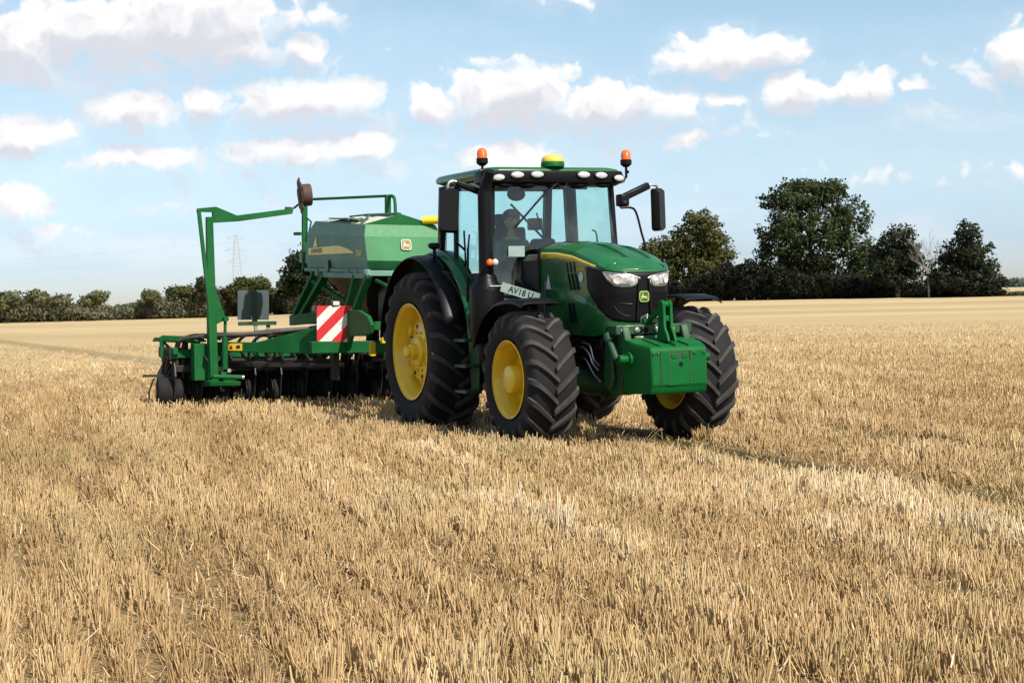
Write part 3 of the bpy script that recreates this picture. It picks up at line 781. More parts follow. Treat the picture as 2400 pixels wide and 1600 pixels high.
sw.tube([ctr, ctr - axd * .28], .028, 8); sw.build('steering_wheel', [M['black']], TR)
b = MB(); b.box(.72, .80, .46, .70, 2.02, 2.22); b.bar((.60, .40, 1.92), (.74, .56, 2.06), .03); b.build('monitor', [M['black']], TR, bevel=.015)
b = MB(); b.prism([(.9, 1.75), (.9, 2.14), (1.0, 2.20), (1.26, 2.20), (1.34, 2.1), (1.34, 1.75)], 'y', .22, .62); b.build('side_console', [M['cab_trim']], TR, bevel=.05, seg=3)
b = MB(); b.prism([(1.12, 1.12), (1.12, 1.95), (1.22, 2.02), (1.36, 1.98), (1.38, 1.12)], 'y', -.74, -.42); b.prism([(1.10, 1.12), (1.10, 2.08), (1.20, 2.14), (1.34, 2.06), (1.36, 1.12)], 'y', -.40, .20); b.build('lower_dash', [M['black']], TR, bevel=.03)
b = MB(); b.ball((1.05, -.28, 2.76), .10, 14, sc=(.6, 1.15, .8)); b.tube([(1.05, -.28, 2.8), (1.05, -.28, 2.89)], .012, 6); b.build('interior_mirror', [M['cab_trim']], TR, smooth=60)
b = MB(); b.tube([(.80, -.24, 2.66), (.98, .06, 2.28), (1.05, .16, 2.14)], .013, 8); b.tube([(.95, .02, 2.55), (1.0, .12, 2.16)], .010, 6); b.build('folding_arm', [M['black']], TR)
b = MB(); b.box(.60, .74, .05, .20, 2.36, 2.50); b.build('control_box', [M['cab_trim']], TR, bevel=.02)
b = MB(); b.tube([(1.0, .46, 2.19), (1.0, .47, 2.30)], .018, 8); b.build('console_lever', [M['black']], TR)
b = MB(); b.box(1.508, 1.512, -.60, -.40, 2.03, 2.15); b.build('windscreen_pale_panel', [M['plate']], TR)  # plain pale rectangle added at the windscreen
b = MB(); b.box(1.30, 1.34, -.35, .5, 2.80, 2.90); b.build('sun_blind', [M['cab_trim']], TR, bevel=.01)
b = MB(); b.box(-.14, 1.34, -.70, .70, 2.885, 2.92); b.build('headlining', [M['cab_trim']], TR)

# roof
def ring(x0, x1, y, z, rx=.16, inset=0.0):
    pts = []
    for cx, sx in ((x1 - rx, 1), (x0 + rx, -1)):
        for i in range(7):
            a = radians(90 * i / 6) if sx > 0 else radians(90 + 90 * i / 6)
            pts.append((cx + (rx) * cos(a), y - rx + rx * sin(a), z))
    return pts + [(p[0], -p[1], p[2]) for p in pts[::-1]]
b = MB()
b.loft([ring(-.06, 1.47, .80, 2.925), ring(-.10, 1.53, .86, 2.945), ring(-.10, 1.55, .872, 2.985), ring(-.06, 1.535, .85, 3.020), ring(.02, 1.49, .78, 3.040), ring(.25, 1.30, .5, 3.052)])
rf = b.build('cab_roof', [M['green']], TR, smooth=50)
b = MB()
b.loft([ring(1.16, 1.50, .83, 2.835, .12), ring(1.14, 1.565, .885, 2.868, .14), ring(1.14, 1.585, .893, 2.955, .14), ring(1.16, 1.575, .88, 2.997, .14)])
for y in (-.62, -.32, .0, .32, .62): b.ball((1.50, y, 2.838), .07, 12, sc=(.6, 1.4, .45))
fa = b.build('roof_fascia', [M['black']], rf, smooth=50)
for x, y, z, dy_ in ((1.572, -.735, 2.915, -.30), (1.585, -.500, 2.945, -.06), (1.587, -.255, 2.950, 0), (1.587, .330, 2.950, 0), (1.585, .555, 2.945, .06), (1.572, .790, 2.915, .30)):
    dr = Vector((1, dy_, -.10)).normalized(); c = Vector((x, y, z))
    m4 = basis(c, Vector((-dr.y, dr.x, 0)), (0, 0, 1))
    b = MB()
    rings = []
    for k, t in ((1.12, -.03), (1.12, .004), (1.0, .008)):
        rings.append([m4 @ Vector((.084 * k * cos(q), .040 * k * sin(q), t)) for q in [2 * pi * j / 24 for j in range(24)]])
    b.loft(rings); rl = b.build('roof_light', [M['black']], TR, smooth=40)
    b = MB(); rings = []
    for k, t in ((.98, .003), (.90, .014), (.55, .020), (.05, .022)):
        rings.append([m4 @ Vector((.082 * k * cos(q), .038 * k * sin(q), t)) for q in [2 * pi * j / 24 for j in range(24)]])
    b.loft(rings); b.build('lamp_glass', [M['lamp_lens']], rl, smooth=60)
# satellite receiver
b = MB(); b.lathe([(.12, 0), (.135, .012), (.135, .055), (.125, .070)], c=(1.46, 0, 3.035), axis=(0, 0, 1), n=32); b.box(1.36, 1.50, -.05, .05, 3.02, 3.05)
gp = b.build('satellite_receiver', [M['weight_green']], TR, smooth=40)
b = MB(); b.lathe([(.128, .068), (.130, .085), (.115, .118), (.085, .142), (.045, .152), (0, .154)], c=(1.46, 0, 3.035), axis=(0, 0, 1), n=32, cap=False); b.build('receiver_dome', [M['stripe']], gp, smooth=60)
# beacons
for s in (-1, 1):
    c = (1.535, s * .905, 3.075)
    b = MB(); b.lathe([(.030, -.03), (.050, -.012), (.066, .0), (.066, .052), (.058, .056)], c=c, axis=(0, 0, 1), n=24)
    b.tube([(c[0], c[1], 3.06), (c[0], c[1], 2.93), (c[0] - .03, c[1] - s * .03, 2.905)], .016, 8); b.tube([(c[0], c[1], 3.0), (c[0], c[1] + s * .03, 2.985)], .018, 8)
    bc = b.build('beacon', [M['black']], TR, smooth=40)
    b = MB(); b.lathe([(.057, .05), (.058, .10), (.053, .135), (.038, .160), (.015, .169), (0, .170)], c=c, axis=(0, 0, 1), n=24, cap=False); b.build('beacon_lens', [M['amber']], bc, smooth=60)
    b = MB(); b.tube([(1.46, s * .83, 2.86), (1.52, s * .88, 2.875), (1.535, s * .905, 2.93)], .009, 6); b.build('beacon_bracket', [M['steel']], bc)
# wiper
b = MB(); b.tube([(1.545, .02, 2.86), (1.545, -.16, 2.72), (1.535, -.27, 2.62)], .010, 6); b.bar((1.545, -.10, 2.79), (1.515, -.52, 2.35), .012, .02); b.build('wiper', [M['black']], TR)
b = MB(); b.tube(smooth_path([(1.55, .0, 2.87), (1.56, .05, 2.815), (1.56, .11, 2.815), (1.555, .13, 2.87)], 5), .007, 6); b.build('washer_pipe', [M['black']], TR)

# ---------------------------------------------------------------- exhaust, mirrors, fenders
b = MB(); b.tube([(1.56, -.905, 1.70), (1.57, -.90, 2.74)], .080, 24); b.tube([(1.57, -.90, 2.72), (1.57, -.90, 2.77), (1.60, -.885, 2.86), (1.67, -.87, 2.98)], [.064, .064, .062, .058], 18)
ex = b.build('exhaust_stack', [M['black']], TR, smooth=40)
b = MB(); b.lathe([(.10, 1.84), (.12, 1.80), (.125, 1.76), (.185, 1.70), (.195, 1.66), (.195, 1.14), (.17, 1.08), (.12, 1.06)], c=(1.565, -.905, 0), axis=(0, 0, 1), n=32)
b.tube([(1.56, -.90, 1.2), (1.54, -.86, .8), (1.7, -.55, .74)], [.14, .12, .08], 14); b.build('muffler', [M['black']], ex, smooth=40)
b = MB(); b.tube([(1.76, -.95, 1.70), (1.74, -.80, 1.70)], .012, 6); b.build('muffler_clip', [M['steel']], ex)
def mirror(s):
    b = MB()
    if s < 0:
        b.bar((1.38, -.80, 2.735), (1.36, -1.16, 2.875), .075, .07); arm = b.build('mirror_arm', [M['black']], TR, bevel=.02)
        b = MB(); b.tube(smooth_path([(1.37, -1.12, 2.87), (1.37, -1.20, 2.885), (1.37, -1.25, 2.86), (1.37, -1.26, 2.78)], 5), .018, 10); b.build('mirror_tube', [M['steel']], arm)
        c = Vector((1.37, -1.255, 2.56)); yaw = -.12
    else:
        b.box(1.33, 1.47, .86, .98, 2.60, 2.74)
        b.bar((1.42, .92, 2.70), (1.40, 1.27, 2.845), .075, .085); b.tube([(1.42, .88, 2.63), (1.42, .96, 2.63)], .06, 12); arm = b.build('mirror_arm', [M['black']], TR, bevel=.02)
        b = MB(); b.tube(smooth_path([(1.40, 1.24, 2.85), (1.40, 1.34, 2.85), (1.40, 1.385, 2.82), (1.40, 1.39, 2.74)], 5), .014, 10); b.build('mirror_tube', [M['steel']], arm)
        c = Vector((1.40, 1.39, 2.56)); yaw = .75
    b = MB(); w, h, dpt = .225, .50, .10
    m4 = Matrix.Translation(c) @ Matrix.Rotation(yaw, 4, 'Z') @ Matrix.Rotation(.05 * s, 4, 'X')
    outl = rrect(w, h, .035, 4)
    rings = [[m4 @ Vector((t, y * k, z * k)) for y, z in outl] for k, t in ((.97, -.05), (1.0, -.03), (1.0, .02), (.90, .055))]
    b.loft(rings); mo = b.build('mirror', [M['black']], arm, smooth=40)
    b = MB(); outl = rrect(w * .88, h * .9, .03, 4); b.loft([[m4 @ Vector((t, y, z)) for y, z in outl] for t in (-.053, -.056)]); b.build('mirror_glass', [M['chrome']], mo) if False else b.build('mirror_glass', [M['chrome']], arm)
mirror(-1); mirror(1)
b = MB(); b.tube([(1.37, -1.19, 2.31), (1.37, -1.19, 2.22), (1.2, -1.0, 2.12)], .013, 8); b.build('mirror_stay', [M['black']], TR)
b = MB(); b.tube(smooth_path([(1.45, .87, 2.58), (1.46, 1.00, 2.58), (1.47, 1.06, 2.52), (1.49, 1.11, 2.30), (1.50, 1.15, 2.10), (1.50, 1.16, 1.6)], 5), .014, 8); b.build('grab_rail', [M['black']], TR)
b = MB(); b.tube(smooth_path([(1.0, -.88, 2.15), (1.02, -.90, 1.75), (1.02, -.92, 1.30)], 5), .015, 8); b.tube(smooth_path([(1.10, -.90, 2.30), (1.06, -.92, 1.9), (1.14, -.90, 1.78)], 5), .011, 8); b.build('grab_rail', [M['black']], TR)
# indicator on the stack side
b = MB(); lx, ly, lz = 1.740, -.90, 1.965
b.ball((lx - .02, ly, lz), .055, 16, sc=(.7, 1.05, .78)); b.bar((lx - .02, ly, lz), (1.45, -.82, lz - .08), .03, .02); il = b.build('indicator_lamp', [M['black']], TR, smooth=60)
b = MB(); b.ball((lx, ly - .03, lz), .048, 16, sc=(.7, .85, .86)); b.build('amber_lens', [M['amber']], il, smooth=60)
b = MB(); b.ball((lx + .01, ly + .03, lz), .048, 16, sc=(.7, .80, .86)); b.build('clear_lens', [M['lamp_lens']], il, smooth=60)
# number plate, tilted, ahead of the cab step
pm = basis((2.101, -.72, 1.623), Vector((.50, .866, -.33)), (0, 0, 1))
b = MB(); flat_poly(b, rrect(.46, .104, .012), pm, .006); pl = b.build('number_plate', [M['plate']], TR)
text_mesh('plate_lettering', 'AV18 U', .096, M['plate_black'], pl, pm @ Matrix.Translation((-.005, 0, .0075)) @ Matrix.Diagonal((.90, 1, 1, 1)), .0008, .0022)
b = MB(); b.bar((2.34, -.60, 1.40), (2.36, -.56, 1.74), .16, .03, up=(0, 1, 0), w2=.05); b.bar((2.36, -.60, 1.50), (2.30, -.44, 1.50), .05); b.build('plate_bracket', [M['black']], TR, bevel=.01)
# rear fenders: green inner shell with a black rubber flare
for s in (-1, 1):
    def arc(r, y, a0, a1, n=28): return [(r * cos(radians(a0 + (a1 - a0) * i / n)), s * y, .951 + r * sin(radians(a0 + (a1 - a0) * i / n))) for i in range(n + 1)]
    b = MB(); n = 28; rows = [arc(1.13, .72, 168, 0), arc(1.20, .745, 168, 0), arc(1.205, .86, 168, 0), arc(1.165, .965, 168, 0)]
    v = [p for r in rows for p in r]; f = []
    for i in range(3):
        for k in range(n): q = i * (n + 1) + k; f.append((q, q + 1, q + n + 2, q + n + 1))
    b.add(v, f); fe = b.build('rear_fender', [M['green']], TR, smooth=50, solid=.012)
    b = MB(); rows = [arc(1.150, .965, 172, 17), arc(1.148, 1.05, 172, 17), arc(1.142, 1.14, 172, 17), arc(1.128, 1.20, 172, 17), arc(1.112, 1.222, 172, 17)]
    v = [p for r in rows for p in r]; f = []
    for i in range(4):
        for k in range(n): q = i * (n + 1) + k; f.append((q, q + 1, q + n + 2, q + n + 1))
    b.add(v, f); b.build('fender_flare', [M['black']], fe, smooth=50, solid=.010)
    b = MB(); b.prism([(-.75, 1.35), (-.60, 1.78), (-.30, 2.02), (0, 2.10), (.35, 2.06), (.66, 1.84), (.90, 1.50), (1.02, 1.15), (.8, 1.1), (-.5, 1.1)], 'y', s * .70, s * .735); b.build('fender_panel', [M['green']], fe)
    b = MB(); b.lathe([(.02, -.13), (.02, -.05), (.035, -.045), (.075, -.02), (.075, .015), (.05, .03), (0, .032)], c=(.26, s * 1.0, 2.205), axis=(0, 0, 1), n=20, cap=False); b.build('fender_lamp', [M['black']], fe, smooth=40)
    # front mudguards
    b = MB(); rows = []
    path = smooth_path([(.36, 0, .795), (.30, 0, .815), (.18, 0, .838), (0, 0, .846), (-.35, 0, .81), (-.66, 0, .68), (-.86, 0, .48), (-.93, 0, .36)], 4)
    for y, dz in ((.73, -.02), (.76, 0), (1.12, .0), (1.17, -.012), (1.20, -.05)): rows.append([(WB + p.x, s * y, .718 + p.z + dz) for p in path])
    v = [p for r in rows for p in r]; f = []; n2 = len(path)
    for i in range(len(rows) - 1):
        for k in range(n2 - 1): q = i * n2 + k; f.append((q, q + 1, q + n2 + 1, q + n2))
    b.add(v, f); mg = b.build('front_mudguard', [M['black']], TR, smooth=45, solid=.012)
    b = MB(); b.tube([(WB - .1, s * .72, .85), (WB - .12, s * .74, 1.2), (WB - .05, s * .9, 1.545)], .022, 8); b.build('mudguard_stay', [M['black']], mg)
    # steps up to the cab
    b = MB()
    b.prism([(1.10, 1.40), (1.30, 1.40), (1.36, 1.10), (1.32, .50), (1.10, .50), (1.06, 1.10)], 'y', s * .90, s * .925)
    b.prism([(1.16, 1.44), (1.22, 1.46), (1.36, 1.16), (1.06, 1.16)], 'y', s * .92, s * .95)
    st = b.build('step_ladder', [M['dark_green']], TR, bevel=.008)
    for z in (1.10, .81, .52):
        b = MB(); b.box(1.03, 1.36, min(s * .90, s * 1.10), max(s * .90, s * 1.10), z - .018, z + .018); b.build('step', [M['dark_green']], st, bevel=.006)

# rear three-point links up to the drill
b = MB()
for s in (-1, 1):
    b.bar((-.30, s * .35, .65), (-1.25, s * .45, .66), .05, .09); b.tube([(-.35, s * .38, 1.35), (-.75, s * .42, .70)], .03, 8)
b.bar((-.35, 0, 1.25), (-1.35, 0, 1.18), .06, .06); b.build('rear_linkage', [M['dark_steel']], TR)

# ================================================================== front weight block (hung on the front linkage)
WT = empty('weight_block', TR.parent, (0, 0, 0))
WT.location = TR.matrix_basis @ Vector((0, 0, 0)); WT.location = (-0.084, 21.253, 0); WT.rotation_euler = TR.rotation_euler
tag(WT, 'bright green ballast weight hung on the tractor nose between the front wheels', 'tractor weight')
b = MB()
def wring(z, k=0.0, fx=4.27): return [(3.82, -.385, z), (4.06 - k * .3, -.385 + k * .2, z), (fx - k, -.315, z), (fx - k, .315, z), (4.06 - k * .3, .385 - k * .2, z), (3.82, .385, z)]
def slope(r, top): return [(x, y, z + (top * (4.27 - x) / .45)) for x, y, z in r]
b.loft([wring(.585, .03), wring(.61, .008), wring(.66, .0), wring(.665, -.008), slope(wring(1.015, -.008), .06), slope(wring(1.045, .012), .075), slope(wring(1.052, .035), .08)])
wb_ = b.build('weight_body', [M['weight_green']], WT, bevel=.008, smooth=40)
b = MB()
for y0, y1 in ((-.308, -.215), (-.200, -.115), (.125, .302)):
    b.box(4.268, 4.286, y0, y1, .672, 1.012)
b.box(4.268, 4.286, -.115, .125, .672, .925)
b.build('front_panel', [M['weight_green']], wb_, bevel=.006)
b = MB(); b.box(4.272, 4.279, -.112, .122, .928, 1.008); b.build('handle_recess', [M['dark_green']], wb_)
for y0, y1 in ((-.085, -.02), (.035, .09)):
    b = MB(); b.box(4.272, 4.286, y0, y1, .932, .985); b.build('handle_lug', [M['weight_green']], wb_, bevel=.004)
b = MB(); b.lathe([(.024, 0), (.024, .003), (0, .003)], c=(4.2855, .015, .875), axis=(1, 0, 0), n=18); b.build('drain_hole', [M['black']], wb_)
b = MB()
for y in (-.205, -.025, .125): b.bar((4.255, y, 1.066), (3.90, y, 1.125), .012, .012)
b.build('top_groove', [M['dark_green']], wb_)
for y, z0, z1 in ((-.2075, .672, 1.01), (-.115, .672, .925), (.126, .672, 1.01)):
    b = MB(); b.box(4.266, 4.289, y - .006, y + .006, z0, z1); b.build('front_groove', [M['dark_green']], wb_)
b = MB(); b.box(4.262, 4.276, -.31, .31, .655, .668); b.build('bottom_ledge', [M['weight_green']], wb_, bevel=.003)
for y in (-.29, -.24, .17, .28):
    b = MB(); b.lathe([(.014, 0), (.014, .008), (.008, .012), (0, .012)], c=(4.286, y, .985), axis=(1, 0, 0), n=10); b.build('bolt', [M['dark_green']], wb_)
for s in (-1, 1):
    b = MB(); b.tube([(3.97, s * .37, .93), (3.97, s * .52, .93)], .045, 16); b.tube([(3.97, s * .38, .93), (3.97, s * .42, .93)], .075, 18); b.build('hitch_pin', [M['weight_green']], WT, bevel=.006)
b = MB()
for y in (-.040, .040):
    b.prism([(3.92, 1.10), (4.16, 1.10), (4.13, 1.17), (4.08, 1.24), (4.07, 1.48), (4.04, 1.515), (3.99, 1.515), (3.96, 1.48), (3.95, 1.24)], 'y', y - .016, y + .016)
b.tube([(4.02, -.058, 1.47), (4.02, .058, 1.47)], .036, 16); b.box(3.98, 4.06, -.03, .03, 1.30, 1.36); b.box(3.955, 4.0, -.03, .03, 1.12, 1.44)
tw = b.build('hitch_tower', [M['weight_green']], WT, bevel=.008)
b = MB(); b.bar((4.0, -.02, 1.44), (3.74, -.06, 1.30), .05, .05); b.tube([(3.74, -.11, 1.30), (3.74, -.01, 1.30)], .035, 12); b.build('top_link', [M['weight_green']], WT, bevel=.006)
# ================================================================== DRIVER
def skin_obj(name, verts, edges, mat, parent, sub=2, root=0):
    """verts: (x, y, z, radius)"""
    me = bpy.data.meshes.new(name); me.from_pydata([v[:3] for v in verts], edges, []); me.materials.append(mat)
    o = bpy.data.objects.new(name, me); COL.objects.link(o); o.parent = parent
    sk = o.modifiers.new('skin', 'SKIN'); sk.use_smooth_shade = True
    for i, v in enumerate(verts):
        sv = me.skin_vertices[0].data[i]; r = v[3]; sv.radius = r if hasattr(r, '__len__') else (r, r); sv.use_root = (i == root)
    ss = o.modifiers.new('smooth', 'SUBSURF'); ss.levels = sub; ss.render_levels = sub
    return o
DR = empty('person', None, TR.location); DR.rotation_euler = TR.rotation_euler
tag(DR, 'driver in a green work shirt sitting at the steering wheel in the tractor cab', 'person')
YC = -.03
body = [(.30, YC, 1.76, .13), (.28, YC, 1.92, .125), (.28, YC, 2.08, .14), (.29, YC, 2.20, .12), (.315, YC, 2.30, .042), (.335, YC, 2.36, .040), (.355, YC, 2.45, (.082, .095)), (.355, YC, 2.53, (.080, .095)), (.35, YC, 2.58, .055)]
be = [(i, i + 1) for i in range(8)]
def limb(pts, frm):
    global body, be
    p = frm
    for v in pts: body.append(v); be.append((p, len(body) - 1)); p = len(body) - 1
    return p
for s in (-1, 1):
    hnd = limb([(.30, YC + s * .17, 2.20, .062), (.42, YC + s * .25, 2.00, .046), (.52, YC + s * .25, 1.93, .040), (.72, YC + s * .20, 2.06, .032), (.80, YC + s * .185, 2.10, .028), (.86, YC + s * .18, 2.125, (.034, .018))], 3)
    for k, (dy, ln) in enumerate(((-.030, .82), (-.010, 1.0), (.010, .95), (.030, .75))):
        q = limb([(.885, YC + s * (.18 + dy), 2.135, .0095), (.885 + .040 * ln, YC + s * (.182 + dy), 2.120, .0088), (.885 + .045 * ln, YC + s * (.184 + dy), 2.085, .008)], hnd)
    limb([(.865, YC + s * .135, 2.10, .011), (.90, YC + s * .125, 2.075, .009)], hnd)
    limb([(.36, YC + s * .11, 1.75, .10), (.58, YC + s * .14, 1.77, .085), (.80, YC + s * .16, 1.76, .065), (.86, YC + s * .16, 1.56, .055), (.88, YC + s * .16, 1.36, .042), (.96, YC + s * .17, 1.33, .040)], 0)
# brow, nose, chin
limb([(.445, YC, 2.475, .016)], 6); limb([(.425, YC, 2.415, .026)], 5)
limb([(.36, YC - .092, 2.47, (.012, .024))], 6); limb([(.36, YC + .092, 2.47, (.012, .024))], 6)
bd = skin_obj('body', body, be, M['skin'], DR, 2)
b = MB()
for s in (-1, 1): b.ball((.437, YC + s * .032, 2.495), .013, 10)
b.build('eyes', [M['plate_black']], bd, smooth=60)
b = MB(); b.box(.436, .442, YC - .022, YC + .022, 2.428, 2.434); b.build('mouth', [M['hair']], bd)
b = MB(); b.ball((.332, YC, 2.535), .115, 18, sc=(.98, .95, .84)); hr = b.build('hair', [M['hair']], DR, smooth=60)
sh = [(.30, YC, 1.74, .145), (.28, YC, 1.92, .140), (.28, YC, 2.08, .155), (.29, YC, 2.20, .135), (.31, YC, 2.265, .085)]
se = [(0, 1), (1, 2), (2, 3), (3, 4)]
for s in (-1, 1):
    n0 = len(sh); sh += [(.30, YC + s * .18, 2.20, .080), (.42, YC + s * .255, 2.00, .062), (.52, YC + s * .255, 1.935, .056), (.70, YC + s * .205, 2.045, .044)]
    se += [(3, n0), (n0, n0 + 1), (n0 + 1, n0 + 2), (n0 + 2, n0 + 3)]
skin_obj('shirt', sh, se, M['shirt'], DR, 2)
tv = [(.31, YC, 1.74, .15)]; te = []
for s in (-1, 1):
    n0 = len(tv); tv += [(.38, YC + s * .12, 1.745, .112), (.58, YC + s * .14, 1.77, .098), (.80, YC + s * .16, 1.76, .080), (.86, YC + s * .16, 1.56, .068), (.88, YC + s * .16, 1.39, .060)]
    te += [(0, n0)] + [(n0 + i, n0 + i + 1) for i in range(4)]
skin_obj('trousers', tv, te, M['trousers'], DR, 2)

# ================================================================== SEED DRILL
SD = empty('seed_drill')
F_ = Vector((sin(A), -cos(A), 0)); L_ = Vector((cos(A), sin(A), 0)); U_ = Vector((0, 0, 1))
L1 = L_ * cos(ROLL) - U_ * sin(ROLL); U1 = U_ * cos(ROLL) + L_ * sin(ROLL)
org = Vector((-0.084, 21.253, 0)) + F_ * -5.5
SD.matrix_world = Matrix(((F_.x, L1.x, U1.x, org.x), (F_.y, L1.y, U1.y, org.y), (F_.z, L1.z, U1.z, org.z), (0, 0, 0, 1)))
tag(SD, 'wide green seed drill with a grain hopper and raised marker arm, hitched behind the tractor', 'seed drill')
class DB(MB):
    """drill pieces are measured from the tractor's rear axle; the drill's own origin lies 5.5 m behind it"""
    def build(s, *a, **k):
        s.V = [(x + 5.5, y, z) for x, y, z in s.V]; return MB.build(s, *a, **k)
DS = Matrix.Translation((5.5, 0, 0))
def sz(x, z=2.3): return (-3.6 - x) * interp(z, [(1.985, .033), (2.105, .036), (2.45, .050), (2.62, .064)])
# hopper: front, sides and back are separate panels meeting at the corners
lev = [(1.985, -3.62, .530, -6.38), (2.105, -3.53, .560, -6.38), (2.45, -3.60, .575, -6.27), (2.62, -3.68, .530, -5.98)]
def ringh(l, o=0.0): z, xf, hw, xr = l; return [(xf, -hw, z), (xf, hw, z), (xr, hw, z + sz(xr, z)), (xr, -hw, z + sz(xr, z))]
R4 = [ringh(l) for l in lev]
hp = DB()
for i in range(3):
    a, c = R4[i], R4[i + 1]
    hp.add([a[0], a[1], c[1], c[0]], [(0, 1, 2, 3)], 0); hp.add([a[2], a[3], c[3], c[2]], [(0, 1, 2, 3)], 0)
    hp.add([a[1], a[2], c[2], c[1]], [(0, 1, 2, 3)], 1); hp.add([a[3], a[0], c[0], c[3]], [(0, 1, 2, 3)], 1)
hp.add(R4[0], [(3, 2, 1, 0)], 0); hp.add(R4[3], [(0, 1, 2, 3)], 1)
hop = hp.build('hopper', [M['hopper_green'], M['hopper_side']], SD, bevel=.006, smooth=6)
# rear curved end of the side panel
b = DB(); b.prism([(-6.38, 2.14), (-6.82, 2.16), (-6.82, 2.31), (-6.40, 2.29)], 'y', -.53, -.40); b.build('hopper_bracket', [M['hopper_side']], hop, bevel=.01)
# gabled front of the cover, then the tarpaulin behind it
b = DB(); b.prism([(-.525, 2.60), (.525, 2.60), (.52, 2.628), (.0, 2.775), (-.52, 2.628)], 'x', -3.72, -3.68); b.build('cover_end', [M['drill_green']], hop, bevel=.006)
b = DB(); v = []; f = []; N = 12
for i in range(N + 1):
    x = -3.74 - 2.2 * i / N
    for t in (-1, -.72, -.35, 0, .35, .72, 1):
        z = 2.60 + sz(x, 2.62) + (.135 * (1 - abs(t) ** 1.3)) * (1 - .35 * (i / N)) + .010 * sin(i * 2.1) * (1 - t * t); v.append((x, t * .515, z))
for i in range(N):
    for j in range(6): a = i * 7 + j; f.append((a, a + 1, a + 8, a + 7))
b.add(v, f); tp = b.build('tarpaulin', [M['tarp']], hop, smooth=60, solid=.004)
b = DB(); b.tube([(-3.72, 0, 2.775), (-5.2, .0, 2.83)], .022, 8); b.bar((-4.3, -.50, 2.665), (-5.3, -.50, 2.72), .06, .035); b.tube([(-3.9, -.515, 2.645), (-4.4, -.2, 2.80), (-5.6, -.1, 2.83)], .014, 8)
b.bar((-4.3, -.40, 2.72), (-5.5, -.36, 2.79), .22, .02); b.build('cover_bow', [M['tarp_green']], hop)
b = DB(); b.tube([(-3.70, .33, 2.69), (-3.58, .57, 2.695)], .058, 18); b.build('auger_tube', [M['yellow']], SD, smooth=40)
b = DB(); b.lathe([(0, 0), (.045, 0), (.045, .003), (0, .003)], c=(-3.577, .576, 2.695), axis=Vector((.12, .24, .005)).normalized(), n=18, cap=False); b.build('auger_opening', [M['black']], SD)
emblem('emblem', hop, DS @ basis((-3.558, .03, 2.335), (0, 1, 0), (-.2, 0, 1)), .155, M['letter'], M['tarp'], M['tarp'])
# side stripe and lettering
b = DB(); v = []; f = []; N = 20
for i in range(N + 1):
    x = -6.20 + 2.13 * i / N; t = i / N
    zt = 2.365 - .01 * t - (.115 * max(0, (t - .62) / .38) ** 1.7); zb = 2.262 - .035 * t
    for z in (zb, zt):
        y = -interp(z - sz(x, z), [(1.985, .530), (2.105, .560), (2.45, .575)]) - .008; v.append((x, y, z + 0))
for i in range(N): f.append((2 * i, 2 * i + 1, 2 * i + 3, 2 * i + 2))
b.add(v, f); sp_ = b.build('hopper_stripe', [M['stripe']], hop)
text_mesh('lettering', 'JOHN DEERE', .088, M['letter'], sp_, DS @ basis((-5.78, -.583, 2.312), (1, 0, -.012), (0, 0, 1)), .002)
text_mesh('model_lettering', '750A', .115, M['stripe'], hop, DS @ basis((-3.83, -.580, 2.215), (1, 0, -.012), (0, 0, 1)), .002)
b = DB(); b.prism([(-5.92, 2.375), (-5.72, 2.375), (-5.80, 2.53)], 'y', -.583, -.5785); b.build('warning_sticker', [M['stripe']], hop)
b = DB(); b.box(-5.30, -5.16, -.60, -.565, 1.99, 2.16); b.build('hopper_clip', [M['dark_green']], hop)
# tray and hopper underside
b = DB(); b.bar((-3.50, -.55, 1.960), (-6.40, -.55, 2.045), .05, .05); b.bar((-3.42, -.58, 1.890), (-5.45, -.58, 1.945), .05, .075); b.bar((-3.50, -.58, 1.945), (-3.50, .58, 1.945), .06, .05)
b.bar((-3.38, -.60, 1.905), (-3.38, .60, 1.905), .04, .03); b.bar((-6.35, -.5, 2.04), (-6.35, .5, 2.04), .06, .06)
for x in (-3.55, -3.95, -4.30, -5.35, -5.75): b.box(x - .05, x + .05, -.60, -.50, 1.86 + sz(x, 1.98), 1.975 + sz(x, 1.98))
b.build('hopper_tray', [M['hopper_side']], SD, bevel=.006)
b = DB(); b.loft([[(-3.7, -.48, 1.97), (-3.7, .48, 1.97), (-6.0, .48, 2.05), (-6.0, -.48, 2.05)], [(-4.5, -.22, 1.50), (-4.5, .22, 1.50), (-5.2, .22, 1.52), (-5.2, -.22, 1.52)], [(-4.6, -.12, 1.30), (-4.6, .12, 1.30), (-4.9, .12, 1.30), (-4.9, -.12, 1.30)]])
b.tube([(-4.75, -.05, 1.35), (-4.75, -.05, .95)], .10, 14); b.box(-4.1, -3.7, -.2, .55, 1.2, 1.88); b.box(-4.6, -4.0, .1, .6, 1.0, 1.8); b.tube([(-3.9, .35, 1.45), (-3.5, .35, 1.45)], .24, 20); b.build('metering_unit', [M['black']], SD, bevel=.02)
# hopper legs
for p0, p1 in (((-5.92, -.56, 1.98), (-6.80, -.62, 1.30)), ((-5.38, -.56, 1.96), (-6.46, -.62, 1.30)), ((-3.99, -.56, 1.91), (-4.22, -.62, 1.36)), ((-3.45, -.56, 1.90), (-3.93, -.62, 1.36))):
    for s in (1, -1):
        b = DB(); b.bar((p0[0], p0[1] * s, p0[2]), (p1[0], p1[1] * s, p1[2]), .10, .075, up=(1, 0, 0)); b.build('hopper_leg', [M['drill_green']], SD, bevel=.006)
b = DB(); b.bar((-3.28, -.52, 1.83), (-2.32, -.42, 1.60), .035, .035); b.build('diagonal_brace', [M['drill_green']], SD)
b = DB(); b.bar((-5.9, -.6, 1.86), (-4.6, -.3, 1.42), .05, .05); b.build('diagonal_brace', [M['drill_green']], SD)
